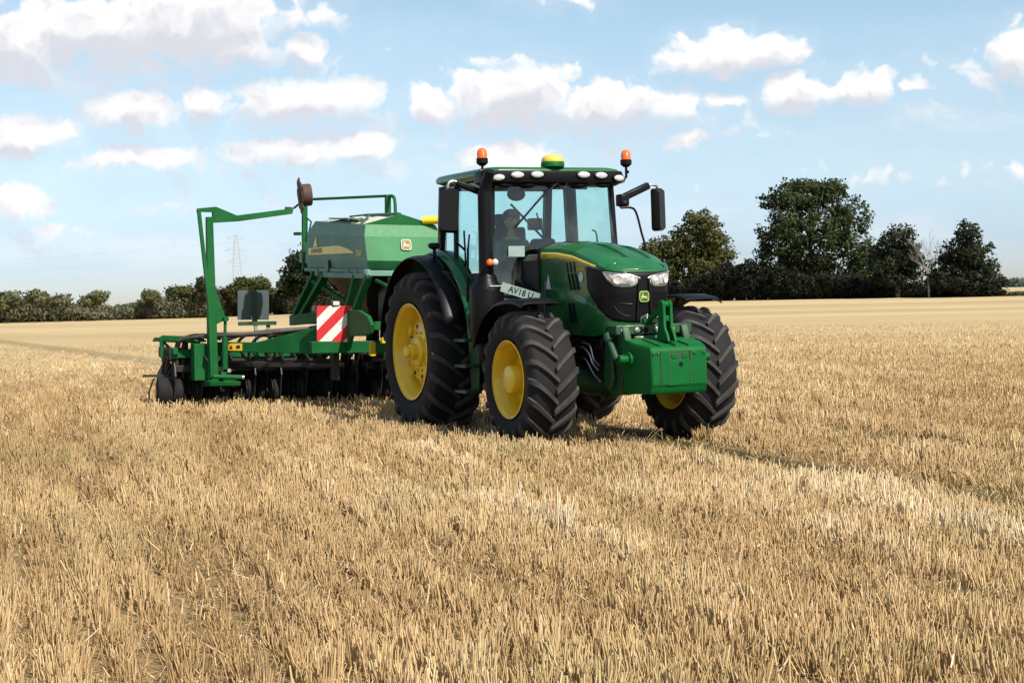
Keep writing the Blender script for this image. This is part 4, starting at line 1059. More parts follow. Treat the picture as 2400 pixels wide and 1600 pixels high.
# rails
b = DB()
b.bar((-6.55, -.52, 2.05), (-6.55, -.52, 3.19), .075, .075); b.bar((-6.52, -.58, 2.60), (-6.80, -.60, 2.61), .05, .05)
b.bar((-5.04, .30, 2.70), (-5.04, .30, 3.13), .075, .075)
b.tube([(-6.4, -.42, 3.13), (-5.04, .28, 3.115)], .022, 10); b.tube(smooth_path([(-5.04, .32, 3.11), (-4.86, .31, 3.10), (-4.74, .30, 3.02), (-4.70, .30, 2.72)], 6), .026, 10)
b.build('hopper_rail', [M['drill_green']], SD)
b = DB(); b.bar((-6.45, -.50, 2.55), (-6.40, -.46, 2.78), .018, .018); b.bar((-6.40, -.46, 2.78), (-6.55, -.50, 2.86), .018, .018); b.build('catch', [M['dark_green']], SD)
# ---------------------------------------------------------------- toolbars, beams, wings
def both(fn):
    for s in (-1, 1): fn(s)
def wing(s):
    b = DB(); b.prism([(-5.72, .815), (-5.72, .955), (-5.15, .955), (-4.42, 1.165), (-4.30, 1.165), (-4.30, .79), (-4.5, .80)], 'y', 0, .10)
    # shear the beam outwards towards its rear end
    b.V = [(x, s * (.98 + (-4.42 - x) * .86 + y * 1.0), z) for x, y, z in b.V]
    bm_ = b.build('wing_beam', [M['drill_green']], SD, bevel=.010)
    # sticker on its front face
    if s < 0:
        m4 = DS @ basis((-5.415, -1.943, .885), Vector((1, .86, 0)), (0, 0, 1)); k = MB(); flat_poly(k, [(-.13, -.052), (.13, -.052), (.13, .052), (-.13, .052)], m4, .003); stk = k.build('sticker', [M['sticker_yellow']], bm_)
        k = MB(); flat_poly(k, [(-.10, -.032), (-.03, -.032), (-.065, .03)], m4 @ Matrix.Translation((0, 0, .003)), .001); flat_poly(k, [(.02, -.03), (.10, -.02), (.09, .03), (.03, .02)], m4 @ Matrix.Translation((0, 0, .003)), .001); k.build('sticker_symbol', [M['plate_black']], bm_)
    b = DB(); b.bar((-6.0, s * .3, .78), (-6.0, s * 2.75, .78), .12, .12); b.bar((-6.75, s * .3, .78), (-6.75, s * 2.75, .78), .12, .12)
    for y in (.5, 1.3, 2.05, 2.7): b.bar((-5.9, s * y, .82), (-6.85, s * y, .82), .08, .10)
    b.bar((-5.75, s * 2.20, .80), (-6.85, s * 2.20, .80), .10, .16)
    b.build('toolbar', [M['drill_green']], SD, bevel=.008)
    # wing end frame
    b = DB(); b.prism([(-5.58, .40), (-5.58, .93), (-5.80, .94), (-5.80, .40)], 'y', s * 2.30, s * 2.50)
    b.prism([(-5.75, 2.28), (-5.75, 2.55), (-6.55, 2.90), (-6.60, 2.66)], 'z', .955, .985)
    b.V = [(x, s * y if z in (.955, .985) and y > 0 else y, z) for x, y, z in b.V]
    b.bar((-6.05, s * 2.30, .98), (-6.35, s * 2.80, 1.00), .07, .10); b.bar((-6.35, s * 2.80, 1.03), (-6.35, s * 2.80, .72), .06, .06); b.bar((-6.30, s * 2.45, .98), (-6.30, s * 2.45, .48), .06, .06); b.bar((-6.35, s * 2.80, .78), (-6.35, s * 2.72, .45), .05, .05)
    b.bar((-6.30, s * 2.75, .74), (-6.30, s * 2.45, .74), .05, .05); b.bar((-6.32, s * 2.78, .95), (-6.30, s * 2.60, .76), .04, .04); b.bar((-6.9, s * 2.78, .98), (-5.95, s * 2.28, .98), .06, .06)
    b.build('wing_end_frame', [M['drill_green']], SD, bevel=.006)
    b = DB(); b.bar((-6.1, s * 2.68, .46), (-6.1, s * 3.14, .46), .05, .035); b.tube([(-6.1, s * 2.98, .42), (-6.15, s * 3.04, .22), (-6.2, s * 3.02, .05)], .012, 6); b.build('end_tine', [M['dark_steel']], SD)
both(wing)
b = DB()
b.prism([(-4.62, .80), (-4.62, 1.16), (-4.25, 1.42), (-3.60, 1.42), (-3.20, 1.34), (-3.05, 1.22), (-3.10, 1.10), (-3.4, 1.06), (-3.9, 1.05), (-4.1, .80)], 'y', -.68, -.62)
b.prism([(-4.62, .80), (-4.62, 1.16), (-4.25, 1.42), (-3.60, 1.42), (-3.20, 1.34), (-3.05, 1.22), (-3.10, 1.10), (-3.4, 1.06), (-3.9, 1.05), (-4.1, .80)], 'y', .62, .68)
b.bar((-4.15, -1.2, .895), (-4.15, 1.2, .895), .16, .17); b.bar((-6.9, -.62, 1.26), (-4.2, -.62, 1.36), .10, .16); b.bar((-6.9, .62, 1.26), (-4.2, .62, 1.36), .10, .16)
b.bar((-6.8, -.65, 1.26), (-6.8, .65, 1.26), .10, .12); b.bar((-3.3, -.6, 1.2), (-3.3, .6, 1.2), .12, .12)
b.build('main_frame', [M['drill_green']], SD, bevel=.010)
b = DB(); b.prism([(-3.2, .80), (-2.2, .70), (-1.4, .68), (-1.4, .80), (-2.2, .86), (-3.1, 1.12), (-3.3, 1.12)], 'y', -.28, .28); b.build('drawbar', [M['drill_green']], SD, bevel=.012)
for y in (-.33, -.25):
    b = DB(); b.tube([(-3.05, y, 1.30 - (y + .33) * 2.2), (-2.4, y, 1.28 - (y + .33) * 1.5)], .03, 10); b.tube([(-2.45, y, 1.28 - (y + .33) * 1.5), (-1.6, y, 1.22)], .018, 10, 1); b.build('fold_cylinder', [M['drill_green'], M['chrome']], SD)
for k, (y0, z0) in enumerate(((-.30, 1.15), (-.22, 1.20), (-.12, 1.22))):
    b = DB(); b.tube(smooth_path([(-3.05, y0, z0), (-2.5, y0 - .1, z0 - .22 - .05 * k), (-1.8, y0, z0 - .15), (-.9, y0 * .5, 1.25)], 6), .016, 8); b.build('hydraulic_hose', [M['hose']], SD)
b = DB(); b.box(-3.20, -3.12, -.49, -.36, .96, 1.16); b.build('yellow_lever', [M['yellow']], SD, bevel=.01)
b = DB(); b.box(-3.62, -3.56, -.50, -.43, .78, .97); b.build('yellow_sticker', [M['sticker_yellow']], SD)
# hazard board and its lamp
bd_ = bpy.data.objects.new('hazard_board', None)
b = MB(); b.prism([(-.25, -.255), (.25, -.255), (.25, .255), (-.25, .255)], 'y', -.006, .006)
hzb = b.build('hazard_board', [M['hazard']], SD); hzb.matrix_local = DS @ basis((-4.08, -.86, 1.225), (.12, 1, .0), (-1, .12, 0)); bpy.data.objects.remove(bd_)
b = DB(); b.box(-4.13, -4.05, -.90, -.78, 1.475, 1.555); lmp = b.build('board_lamp', [M['grey_panel']], SD, bevel=.02)
b = DB(); b.box(-4.052, -4.046, -.885, -.795, 1.49, 1.54); b.build('lamp_glass', [M['white']], lmp)
b = DB(); b.bar((-4.10, -.84, .90), (-4.11, -.84, 1.50), .05, .03); b.build('board_bracket', [M['dark_steel']], SD)
# grey folded boards at the back
for y0, y1, x in ((-1.44, -1.22, -7.10), (-1.145, -.955, -7.05)):
    b = DB(); b.box(x - .015, x + .015, y0, y1, 1.27, 1.73); b.build('rear_board', [M['grey_panel']], SD, bevel=.004)
b = DB(); b.bar((-7.06, -1.18, 1.18), (-7.06, -1.18, 1.74), .07, .07); b.bar((-7.0, -1.46, 1.21), (-6.9, -.88, 1.22), .10, .06); b.bar((-6.95, -1.2, 1.2), (-6.8, -1.2, .85), .05, .05); b.bar((-6.95, -1.0, 1.2), (-6.8, -1.0, .85), .05, .05); b.build('rear_board_stand', [M['dark_green']], SD)
# ---------------------------------------------------------------- marker arm
for s in (-1,):
    b = DB()
    b.bar((-6.0, s * 2.10, .42), (-6.0, s * 2.145, 2.83), .15, .10, w2=.095, h2=.09, up=(1, 0, 0))
    b.prism([(s * 2.06, 1.78), (s * 2.12, 1.78), (s * 2.08, 1.26), (s * 1.92, 1.33), (s * 1.92, 1.40)], 'x', -6.02, -5.98)
    ma = b.build('marker_post', [M['drill_green']], SD, bevel=.008); ma.location = (.50, s * .145, -.055)
    b = DB(); b.bar((-5.94, s * 2.315, 2.93), (-5.94, s * 2.165, 1.55), .05, .06); b.bar((-5.94, s * 2.165, 1.55), (-5.94, s * 2.14, .50), .04, .05); b.build('marker_link', [M['drill_green']], ma, bevel=.004)
    b = DB(); b.prism([(s * 2.33, 2.90), (s * 2.32, 2.95), (s * 2.05, 2.98), (s * 1.74, 2.86), (s * .88, 2.985), (s * .90, 2.90), (s * 1.70, 2.775), (s * 2.10, 2.745), (s * 2.10, 2.90)], 'x', -6.035, -5.965); b.build('marker_arm', [M['drill_green']], ma, bevel=.006)
    b = DB(); b.tube([(-5.96, s * 1.935, .62), (-5.96, s * 1.93, 1.14)], .048, 14); b.tube([(-5.96, s * 1.93, 1.1), (-5.96, s * 1.925, 1.34)], .024, 10); b.tube([(-6.02, s * 1.925, 1.35), (-5.90, s * 1.925, 1.35)], .04, 12); b.build('marker_cylinder', [M['drill_green']], ma)
    b = DB(); b.prism([(-6.25, .38), (-5.80, .40), (-5.78, .50), (-5.95, .58), (-6.2, .58)], 'y', s * 1.88, s * 2.0); b.prism([(-6.2, .36), (-5.78, .38), (-5.76, .44), (-6.2, .46)], 'y', s * 1.75, s * 2.2); b.tube([(-5.80, s * 1.70, .50), (-5.80, s * 2.16, .52)], .035, 10); b.build('marker_base', [M['drill_green']], ma, bevel=.008)
    b = DB(); b.tube([(-5.78, s * 1.70, .505), (-5.78, s * 1.73, .505)], .03, 10); b.tube([(-5.88, s * 1.88, .60), (-5.84, s * 1.90, .60)], .03, 10); b.build('marker_pin', [M['chrome']], ma)
    b = DB(); c = Vector((-6.0, s * .770, 3.175)); axd = Vector((.16, 1, .10)).normalized(); ref = Vector((0, 0, 1)); e1 = axd.cross(ref).normalized(); e2 = axd.cross(e1)
    ring_o = []
    for k in range(48):
        r = .268 if (k % 6) in (0, 1, 2, 3) else .215
        q = 2 * pi * k / 48; ring_o.append((e1 * cos(q) + e2 * sin(q)) * r)
    b.loft([[c + p - axd * .006 for p in ring_o], [c + p * 1.0 + axd * .006 for p in ring_o]]); b.lathe([(.09, -.03), (.16, .03), (.15, .05)], c=c, axis=axd, n=24)
    mdk = b.build('marker_disc', [M['rust']], ma, smooth=30)
    b = DB(); b.lathe([(.145, .02), (.165, .03), (.165, .15), (.15, .165), (.05, .165)], c=c, axis=axd, n=30); b.build('disc_drum', [M['rust']], mdk if False else ma, smooth=40)
    b = DB(); b.tube([(-6.0, s * .95, 2.97), (-6.0, s * .86, 2.99), (-6.0, s * .80, 3.04)], .016, 8); b.box(-6.03, -5.97, min(s * .92, s * 1.0), max(s * .92, s * 1.0), 2.97, 3.0); b.build('disc_bracket', [M['dark_steel']], ma)
# ---------------------------------------------------------------- row units
def unit_meshes():
    arm = MB(); arm.bar((.05, 0, .74), (-.12, 0, .40), .05, .07); arm.bar((-.12, 0, .40), (-.30, .03, .26), .04, .06); arm.bar((.10, .03, .66), (-.28, .03, .40), .025, .04)
    arm.tube([(.02, -.03, .86), (-.16, -.03, .44)], .032, 8); arm.prism([(-.46, .05), (-.44, .34), (-.22, .62), (.16, .66), (.24, .46), (.16, .14), (.02, .03)], 'y', .060, .078); arm.prism([(-.75, .20), (-.72, .46), (-.40, .60), (-.34, .34)], 'y', .0, .02); arm.tube([(.10, .02, .70), (.10, .02, .86)], .02, 6); arm.bar((-.30, .03, .30), (-.55, .03, .34), .03, .05)
    ring_o = [(.235 * (1 if k % 3 else .95) * cos(2 * pi * k / 36), 0, .225 * (1 if k % 3 else .95) * sin(2 * pi * k / 36)) for k in range(36)]
    disc = MB(); disc.loft([[(x - .10, -.035, z + .20) for x, _, z in ring_o], [(x - .10, -.029, z + .20) for x, _, z in ring_o]]); disc.lathe([(.05, 0), (.05, .03), (.02, .04)], c=(-.10, -.04, .20), axis=(0, -1, 0), n=12)
    wh = MB(); wh.lathe([(.10, -.045), (.16, -.052), (.195, -.045), (.205, -.02), (.205, .02), (.195, .045), (.16, .052), (.10, .045)], c=(-.06, .035, .205), axis=(0, 1, 0), n=28); wh.lathe([(.04, -.05), (.04, .06)], c=(-.06, .035, .205), axis=(0, 1, 0), n=10, m=1)
    cl = MB(); cl.lathe([(.07, -.02), (.135, -.024), (.15, 0), (.135, .024), (.07, .02)], c=(-.58, .03, .155), axis=(.06, 1, .12), n=22)
    return (arm.mesh('row_unit', [M['dark_steel']]), disc.mesh('disc_blade', [M['dark_steel']]), wh.mesh('gauge_wheel', [M['rubber'], M['dark_steel']]), cl.mesh('press_wheel', [M['rubber']]))
UM = unit_meshes()
ny = 43
for i in range(ny):
    y = -2.80 + 5.60 * i / (ny - 1); x = (-6.0, -6.55, -6.28)[i % 3] + 5.5
    o = bpy.data.objects.new('row_unit', UM[0]); COL.objects.link(o); o.parent = SD; o.location = (x, y, 0)
    for nm, me in zip(('disc_blade', 'gauge_wheel', 'press_wheel'), UM[1:]):
        c_ = bpy.data.objects.new(nm, me); COL.objects.link(c_); c_.parent = o
# end transport / depth wheels at the visible wing end
for s in (-1, 1):
    for k, (x, y) in enumerate(((-6.15, 2.62), (-6.05, 2.86))):
        b = DB(); b.lathe([(.08, -.06), (.17, -.085), (.212, -.075), (.226, -.03), (.226, .03), (.212, .075), (.17, .085), (.08, .06)], c=(x, s * y, .215), axis=(.10, 1, 0), n=32); b.lathe([(.06, -.09), (.06, .09)], c=(x, s * y, .215), axis=(.1, 1, 0), n=12, m=1)
        b.build('depth_wheel', [M['rubber'], M['dark_steel']], SD, smooth=40)
# air hoses from the metering unit along the wings
rnd = random.Random(5)
for s in (-1, 1):
    for k in range(9):
        ye = .9 + 1.75 * k / 8; z0 = 1.02 + .03 * (k % 3)
        b = DB(); b.tube(smooth_path([(-4.75, s * .10, 1.22 + .02 * k), (-5.0 - .06 * k, s * .42, 1.26 - .015 * k), (-5.35 - .05 * (k % 4), s * (.55 * ye + .35), 1.06 + .016 * (k % 3) + rnd.uniform(-.02, .03)), (-5.75, s * (ye - .10), 1.02 + rnd.uniform(-.02, .06)), (-5.95, s * ye, .86), (-6.02, s * ye, .55)], 6), .024, 8)
        b.build('seed_hose', [M['hose']], SD)
    for k in range(2):
        b = DB(); b.tube(smooth_path([(-5.8, s * (2.05 + .1 * k), 1.0), (-5.95, s * (2.30 + .08 * k), 1.05), (-6.05, s * (2.52 + .1 * k), .96), (-6.08, s * (2.56 + .1 * k), .70), (-6.1, s * (2.55 + .1 * k), .42)], 6), .028, 8); b.build('seed_hose', [M['hose']], SD)
# dark carrier frames hanging below the wing beams
for s in (-1, 1):
    b = DB()
    for k in range(5):
        y = .75 + .35 * k; x = -5.0 - .12 * k
        b.bar((x, s * y, .70), (x, s * (y + .20), .70), .03, .04); b.bar((x, s * y, .70), (x - .2, s * y, .80), .03, .05); b.bar((x, s * (y + .2), .70), (x - .2, s * (y + .2), .80), .03, .05)
    b.bar((-4.6, s * .55, .62), (-5.85, s * 2.1, .62), .06, .06); b.bar((-4.30, s * .78, .82), (-4.30, s * .78, .42), .09, .14, up=(1, 0, 0)); b.build('carrier_frame', [M['dark_steel']], SD, bevel=.005)
    b = DB(); b.bar((-6.0, s * .3, .56), (-6.0, s * 2.75, .56), .10, .10); b.bar((-6.55, s * .3, .50), (-6.55, s * 2.75, .50), .16, .12); b.bar((-5.75, s * .3, .66), (-5.75, s * 2.0, .66), .04, .06); b.bar((-6.2, s * .3, .685), (-6.2, s * 2.72, .685), .10, .14); b.build('opener_bar', [M['dark_steel']], SD, bevel=.01)
# ================================================================== FIELD
rng = np.random.default_rng(7)
def ground_mat():
    m, b, p, o = new_mat('field_soil_and_chaff')
    geo = b.n('ShaderNodeNewGeometry'); P = geo.outputs['Position']
    n_f = b.noise(P, 34, 5, 0.7)[0]; n_m = b.noise(P, 1.3, 4, 0.6)[0]
    s = b.sep(P)
    al = b.m('SUBTRACT', b.m('MULTIPLY', s[0], .965), b.m('MULTIPLY', s[1], .26)); ac = b.m('ADD', b.m('MULTIPLY', s[1], .965), b.m('MULTIPLY', s[0], .26))
    al2 = b.m('SUBTRACT', b.m('MULTIPLY', s[0], sin(A)), b.m('MULTIPLY', s[1], cos(A))); ac2 = b.m('ADD', b.m('MULTIPLY', s[0], cos(A)), b.m('MULTIPLY', s[1], sin(A)))
    # swath bands left by the combine: long along the passes, some metres across, with ragged edges
    wob = b.m('MULTIPLY', b.m('SUBTRACT', b.noise(P, .12, 5, .6)[0], .5), 9.0)
    acw = b.m('ADD', ac, wob)
    band = b.noise(b.comb(b.m('MULTIPLY', al, .009), b.m('MULTIPLY', acw, .040), 0), 1.0, 3, .55)[0]
    blot = b.noise(b.comb(b.m('MULTIPLY', al, .10), b.m('MULTIPLY', ac, .22), 0), 1.0, 5, .65)[0]
    soil = b.ramp(n_f, [(0.25, (0.11, 0.074, 0.038)), (0.50, (0.28, 0.192, 0.095)), (0.8, (0.45, 0.325, 0.165))])
    ff = b.m('ADD', b.m('MULTIPLY', b.sstep(band, .34, .66), .44), b.m('MULTIPLY', blot, .66))
    far = b.ramp(ff, [(0.18, (0.34, 0.248, 0.132)), (0.45, (0.41, 0.308, 0.166)), (0.75, (0.48, 0.375, 0.212)), (1.0, (0.55, 0.44, 0.26))])
    streak = b.noise(b.comb(b.m('MULTIPLY', al2, .02), b.m('MULTIPLY', ac2, .8), 0), 1.0, 4, .65)[0]
    far = b.mix(b.m('MULTIPLY', b.sstep(streak, .42, .66), .07), far, (0.34, 0.23, 0.11))
    far = b.mix(b.m('MULTIPLY', b.sstep(b.noise(P, 5.5, 4, .7)[0], .48, .68), .26), far, (0.30, 0.20, 0.095))
    dist = b.vm('LENGTH', P)
    # wheel ruts: dark damp soil with green regrowth along two old tracks, and one far pass
    def rut(x0, y0, x1, y1, w, ymax):
        L = hypot(x1 - x0, y1 - y0); nx, ny_ = (y1 - y0) / L, -(x1 - x0) / L
        dd = b.m('ABSOLUTE', b.m('ADD', b.m('MULTIPLY', s[0], nx), b.m('MULTIPLY_ADD', s[1], ny_, -(x0 * nx + y0 * ny_))))
        dd = b.m('ADD', dd, b.m('MULTIPLY', b.m('SUBTRACT', n_m, .5), w * 1.2))
        return b.m('MULTIPLY', b.m('SUBTRACT', 1.0, b.sstep(dd, w * .5, w * 1.5)), b.m('LESS_THAN', s[1], ymax))
    ruts = b.m('MAXIMUM', rut(1.16, 20.1, 3.64, 12.43, .20, 20.5), b.m('MAXIMUM', rut(2.9, 20.6, 4.42, 16.2, .17, 20.8), b.m('MULTIPLY', b.m('MULTIPLY', rut(-22.7, 77.4, -9.2, 45.8, .55, 95.0), b.m('GREATER_THAN', s[1], 34.0)), .38)))
    # the stubble is built stalk by stalk near by; from far off the straw covers the soil
    k = b.sstep(dist, 16, 50)
    rcol = b.ramp(n_f, [(.3, (0.022, 0.017, 0.008)), (.55, (0.060, 0.050, 0.020)), (.85, (0.16, 0.12, 0.055))])
    b.put(p.inputs['Base Color'], b.mix(b.m('MULTIPLY', ruts, .92), b.mix(k, soil, far), rcol)); p.inputs['Roughness'].default_value = 1.0; p.inputs['Specular IOR Level'].default_value = 0.1
    bp = b.n('ShaderNodeBump'); bp.inputs['Strength'].default_value = .7; bp.inputs['Distance'].default_value = .05; b.put(bp.inputs['Height'], n_f); b.put(p.inputs['Normal'], bp.outputs[0])
    return m
# one sheet: a polar grid that reaches the horizon
rad = [0, 4, 8, 12, 18, 26, 40, 60, 90, 130, 180, 240, 320, 500, 900, 1800, 4000, 9000]
NS = 96; v = [(0, 0, 0)]; f = []
for r in rad[1:]:
    for k in range(NS):
        a = 2 * pi * k / NS; v.append((r * cos(a), r * sin(a), 0.0 if r < 300 else -(r - 300) * .004))
for k in range(NS): f.append((0, 1 + k, 1 + (k + 1) % NS))
for i in range(len(rad) - 2):
    for k in range(NS):
        a = 1 + i * NS; f.append((a + k, a + NS + k, a + NS + (k + 1) % NS, a + (k + 1) % NS))
me = bpy.data.meshes.new('field'); me.from_pydata(v, [], f); me.materials.append(ground_mat())
fld = bpy.data.objects.new('field', me); COL.objects.link(fld); tag(fld, 'harvested wheat field reaching to the hedges', None, None, 'structure')

def straw_mat(name, pale):
    m, b, p, o = new_mat(name)
    at = b.n('ShaderNodeAttribute'); at.attribute_name = 'tone'
    s = b.sep(at.outputs['Vector'])
    col = b.ramp(s[0], [(0.0, (0.21, 0.130, 0.060)), (0.25, (0.362, 0.237, 0.109)), (0.6, (0.53, 0.371, 0.183)), (0.85, (0.65, 0.487, 0.275)), (1.0, (0.74, 0.605, 0.405))])
    col = b.mix(s[1], col, (0.26, 0.235, 0.10))
    b.put(p.inputs['Base Color'], col); p.inputs['Roughness'].default_value = .6; p.inputs['Specular IOR Level'].default_value = .35
    return m
STRAW = straw_mat('wheat_straw', 0)

def smooth_noise(x, y, sc, seed):
    """cheap smooth value noise on numpy arrays"""
    r = np.random.default_rng(seed); T = r.random((256, 256)); X = x / sc; Y = y / sc
    xi = np.floor(X).astype(int); yi = np.floor(Y).astype(int); fx = X - xi; fy = Y - yi
    fx = fx * fx * (3 - 2 * fx); fy = fy * fy * (3 - 2 * fy)
    g_ = lambda a, b_: T[a & 255, b_ & 255]
    return (g_(xi, yi) * (1 - fx) + g_(xi + 1, yi) * fx) * (1 - fy) + (g_(xi, yi + 1) * (1 - fx) + g_(xi + 1, yi + 1) * fx) * fy

ca_, sa_ = cos(A), sin(A)
TRX, TRY = -0.084, 21.253
def to_tr(x, y):
    dx, dy_ = x - TRX, y - TRY; return dx * sa_ - dy_ * ca_, dx * ca_ + dy_ * sa_
# old wheel tracks: two lines of flattened stubble that run out past the tractor's far front wheel
T1 = [(1.16, 20.1), (1.83, 17.24), (3.64, 12.43), (6.2, 6.5)]; T2 = [(2.9, 20.6), (3.70, 18.0), (4.42, 16.2), (6.8, 10.8)]
T3 = [(-22.7, 77.4), (-14.0, 58.0), (-9.2, 45.8), (-7.3, 39.0)]
def seg_dist(x, y, poly):
    d = np.full(x.shape, 1e9)
    for (x0, y0), (x1, y1) in zip(poly, poly[1:]):
        vx, vy = x1 - x0, y1 - y0; t = np.clip(((x - x0) * vx + (y - y0) * vy) / (vx * vx + vy * vy), 0, 1)
        d = np.minimum(d, np.hypot(x - x0 - t * vx, y - y0 - t * vy))
    return d
AR = 0.29                      # the old crop rows run a few degrees off the tractor's own heading
cr_, sr_ = cos(AR), sin(AR)
def to_row(x, y): return x * sr_ - y * cr_, x * cr_ + y * sr_
def scatter(r0, r1, dens, half=None):
    half = half or (.80 if r1 < 14 else .62 if r1 < 25 else .50)
    n = int(dens * half * (r1 * r1 - r0 * r0))
    r = np.sqrt(rng.uniform(r0 * r0, r1 * r1, n)); a = rng.uniform(-half, half, n)
    return r * np.sin(a), r * np.cos(a)
X = []; Y = []; Wd = []; LX = []; LY = []; TT = []; HT = []
for r0, r1, dens, w, per, spread in ((4.2, 13, 1250, .0072, 8, .024), (13, 22, 760, .0092, 8, .027), (22, 36, 330, .0130, 6, .034), (36, 74, 80, .018, 5, .045)):
    # plants stand as tufts of several stalks that splay, lean and were cut together
    tx, ty = scatter(r0, r1, dens / per); nt_ = len(tx)
    u, vv = to_row(tx, ty); k = rng.random(nt_) < .88; vv = np.where(k, np.round(vv / .25) * .25 + .02 * np.sin(u * 1.7 + np.round(vv / .25)) + rng.normal(0, .030, nt_), vv)
    tx = u * sr_ + vv * cr_; ty = -u * cr_ + vv * sr_
    i = np.repeat(np.arange(nt_), per); ox = rng.normal(0, spread, len(i)); oy = rng.normal(0, spread, len(i))
    tl = rng.normal(0, .022, (nt_, 2)); tt = rng.normal(0, .12, nt_); th_ = rng.normal(1, .17, nt_).clip(.5, 1.5)
    X.append(tx[i] + ox); Y.append(ty[i] + oy); Wd.append(np.full(len(i), w)); LX.append(tl[i, 0] + ox * .35); LY.append(tl[i, 1] + oy * .35); TT.append(tt[i]); HT.append(th_[i])
X, Y, Wd, LX, LY, TT, HT = (np.concatenate(q) for q in (X, Y, Wd, LX, LY, TT, HT))
clump = smooth_noise(X, Y, .30, 1); mid = smooth_noise(X, Y, 1.3, 2); big = smooth_noise(X + 40, Y, 6.0, 3)
bare = .6 * smooth_noise(X, Y, .55, 9) + .4 * smooth_noise(X, Y, .22, 19)
track = np.minimum(np.minimum(seg_dist(X, Y, T1), seg_dist(X, Y, T2)), seg_dist(X, Y, T3) * .6)
_u, _v = to_row(X, Y)
strip = .55 * smooth_noise(_v / .25 + 100, _u / 2.4 + 50, 1.0, 31) + .45 * smooth_noise(_v / .85 + 60, _u / 5.0 + 50, 1.0, 32)      # long streaks along the drilling passes
flat = np.clip(1 - (track + .16 * (clump - .5) - .20) / .22, 0, 1)
u, vv = to_tr(X, Y)
on_wheel = np.zeros(len(X), bool)
for xc, r_, w_ in ((0, .40, .32), (WB, .34, .27)): on_wheel |= (np.abs(u - xc) < r_) & (np.abs(np.abs(vv) - .95) < w_)
passed = ((np.abs(np.abs(vv) - .95) < .28) & (u < 2.4) & (u > -5))          # pressed down behind the wheels
drilled = (u < -6.3) & (np.abs(vv) < 3.0)
H = .138 * (.74 + .30 * mid) * (.86 + .28 * clump) * (.56 + .90 * strip) * HT * rng.normal(1, .12, len(X)).clip(.45, 1.5) * np.interp(np.hypot(X, Y), [0, 24, 74], [1.12, 1, .40])
H *= 1 - .85 * flat; H = np.where(passed, H * .35, H); H = np.where(drilled, H * .7, H)
fade = np.interp(np.hypot(X, Y), [25, 50, 74], [1, .32, .02])
keep = (rng.random(len(X)) < np.clip(.30 + .35 * clump + 1.35 * (strip - .28), 0, 1) * fade) & (rng.random(len(X)) < np.clip((bare - .14) / .10, .18, 1)) & ~on_wheel & (rng.random(len(X)) < 1 - .72 * flat)
X, Y, Wd, H, clump, mid, big, flat, LX, LY, TT, strip = (q[keep] for q in (X, Y, Wd, H, clump, mid, big, flat, LX, LY, TT, strip))
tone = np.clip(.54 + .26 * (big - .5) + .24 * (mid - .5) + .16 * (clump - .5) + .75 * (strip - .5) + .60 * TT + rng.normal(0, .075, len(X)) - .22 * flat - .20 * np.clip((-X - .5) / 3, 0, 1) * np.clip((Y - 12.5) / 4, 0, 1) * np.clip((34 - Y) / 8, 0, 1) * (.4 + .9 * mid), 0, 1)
grn = np.clip((smooth_noise(X, Y, .8, 12) - .70) * 2.2, 0, .5) * (rng.random(len(X)) < .6) + .5 * flat
def prisms(name, X, Y, Z, W, H, tone, grn, lean, mat, flat_=False):
    """three-sided stalks: X, Y, Z foot; lean gives the tip offset"""
    n = len(X); th = rng.uniform(0, 2 * pi, n); V = np.empty((n, 6, 3), np.float32)
    for k in range(3):
        a = th + k * 2 * pi / 3
        V[:, k, 0] = X + W * .55 * np.cos(a); V[:, k, 1] = Y + W * .55 * np.sin(a); V[:, k, 2] = Z
        V[:, k + 3, 0] = X + lean[0] + W * .50 * np.cos(a); V[:, k + 3, 1] = Y + lean[1] + W * .50 * np.sin(a); V[:, k + 3, 2] = Z + H
    q = np.array([[0, 1, 4, 3], [1, 2, 5, 4], [2, 0, 3, 5]]); base = (np.arange(n) * 6)[:, None, None]
    Q = (q[None] + base).reshape(-1, 4)
    me = bpy.data.meshes.new(name); nv = n * 6; nf = len(Q)
    me.vertices.add(nv); me.vertices.foreach_set('co', V.reshape(-1)); me.loops.add(nf * 4); me.polygons.add(nf)
    me.loops.foreach_set('vertex_index', Q.reshape(-1).astype(np.int32)); me.polygons.foreach_set('loop_start', np.arange(0, nf * 4, 4, dtype=np.int32))
    me.update(calc_edges=True)
    at = me.attributes.new('tone', 'FLOAT_VECTOR', 'POINT'); tv = np.zeros((n, 6, 3), np.float32); tv[:, :, 0] = tone[:, None]; tv[:, :, 1] = grn[:, None]; at.data.foreach_set('vector', tv.reshape(-1))
    me.materials.append(mat); o = bpy.data.objects.new(name, me); COL.objects.link(o); return o
n = len(X); la = rng.uniform(0, 2 * pi, n); lm = np.abs(rng.normal(0, .13, n)) * H + flat * rng.uniform(0, .08, n)
Wv = Wd * rng.uniform(.65, 1.45, n)
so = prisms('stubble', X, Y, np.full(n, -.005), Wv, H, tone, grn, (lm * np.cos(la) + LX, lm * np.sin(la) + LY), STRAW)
tag(so, 'short cut wheat stubble standing over the whole field', None, None, 'stuff')
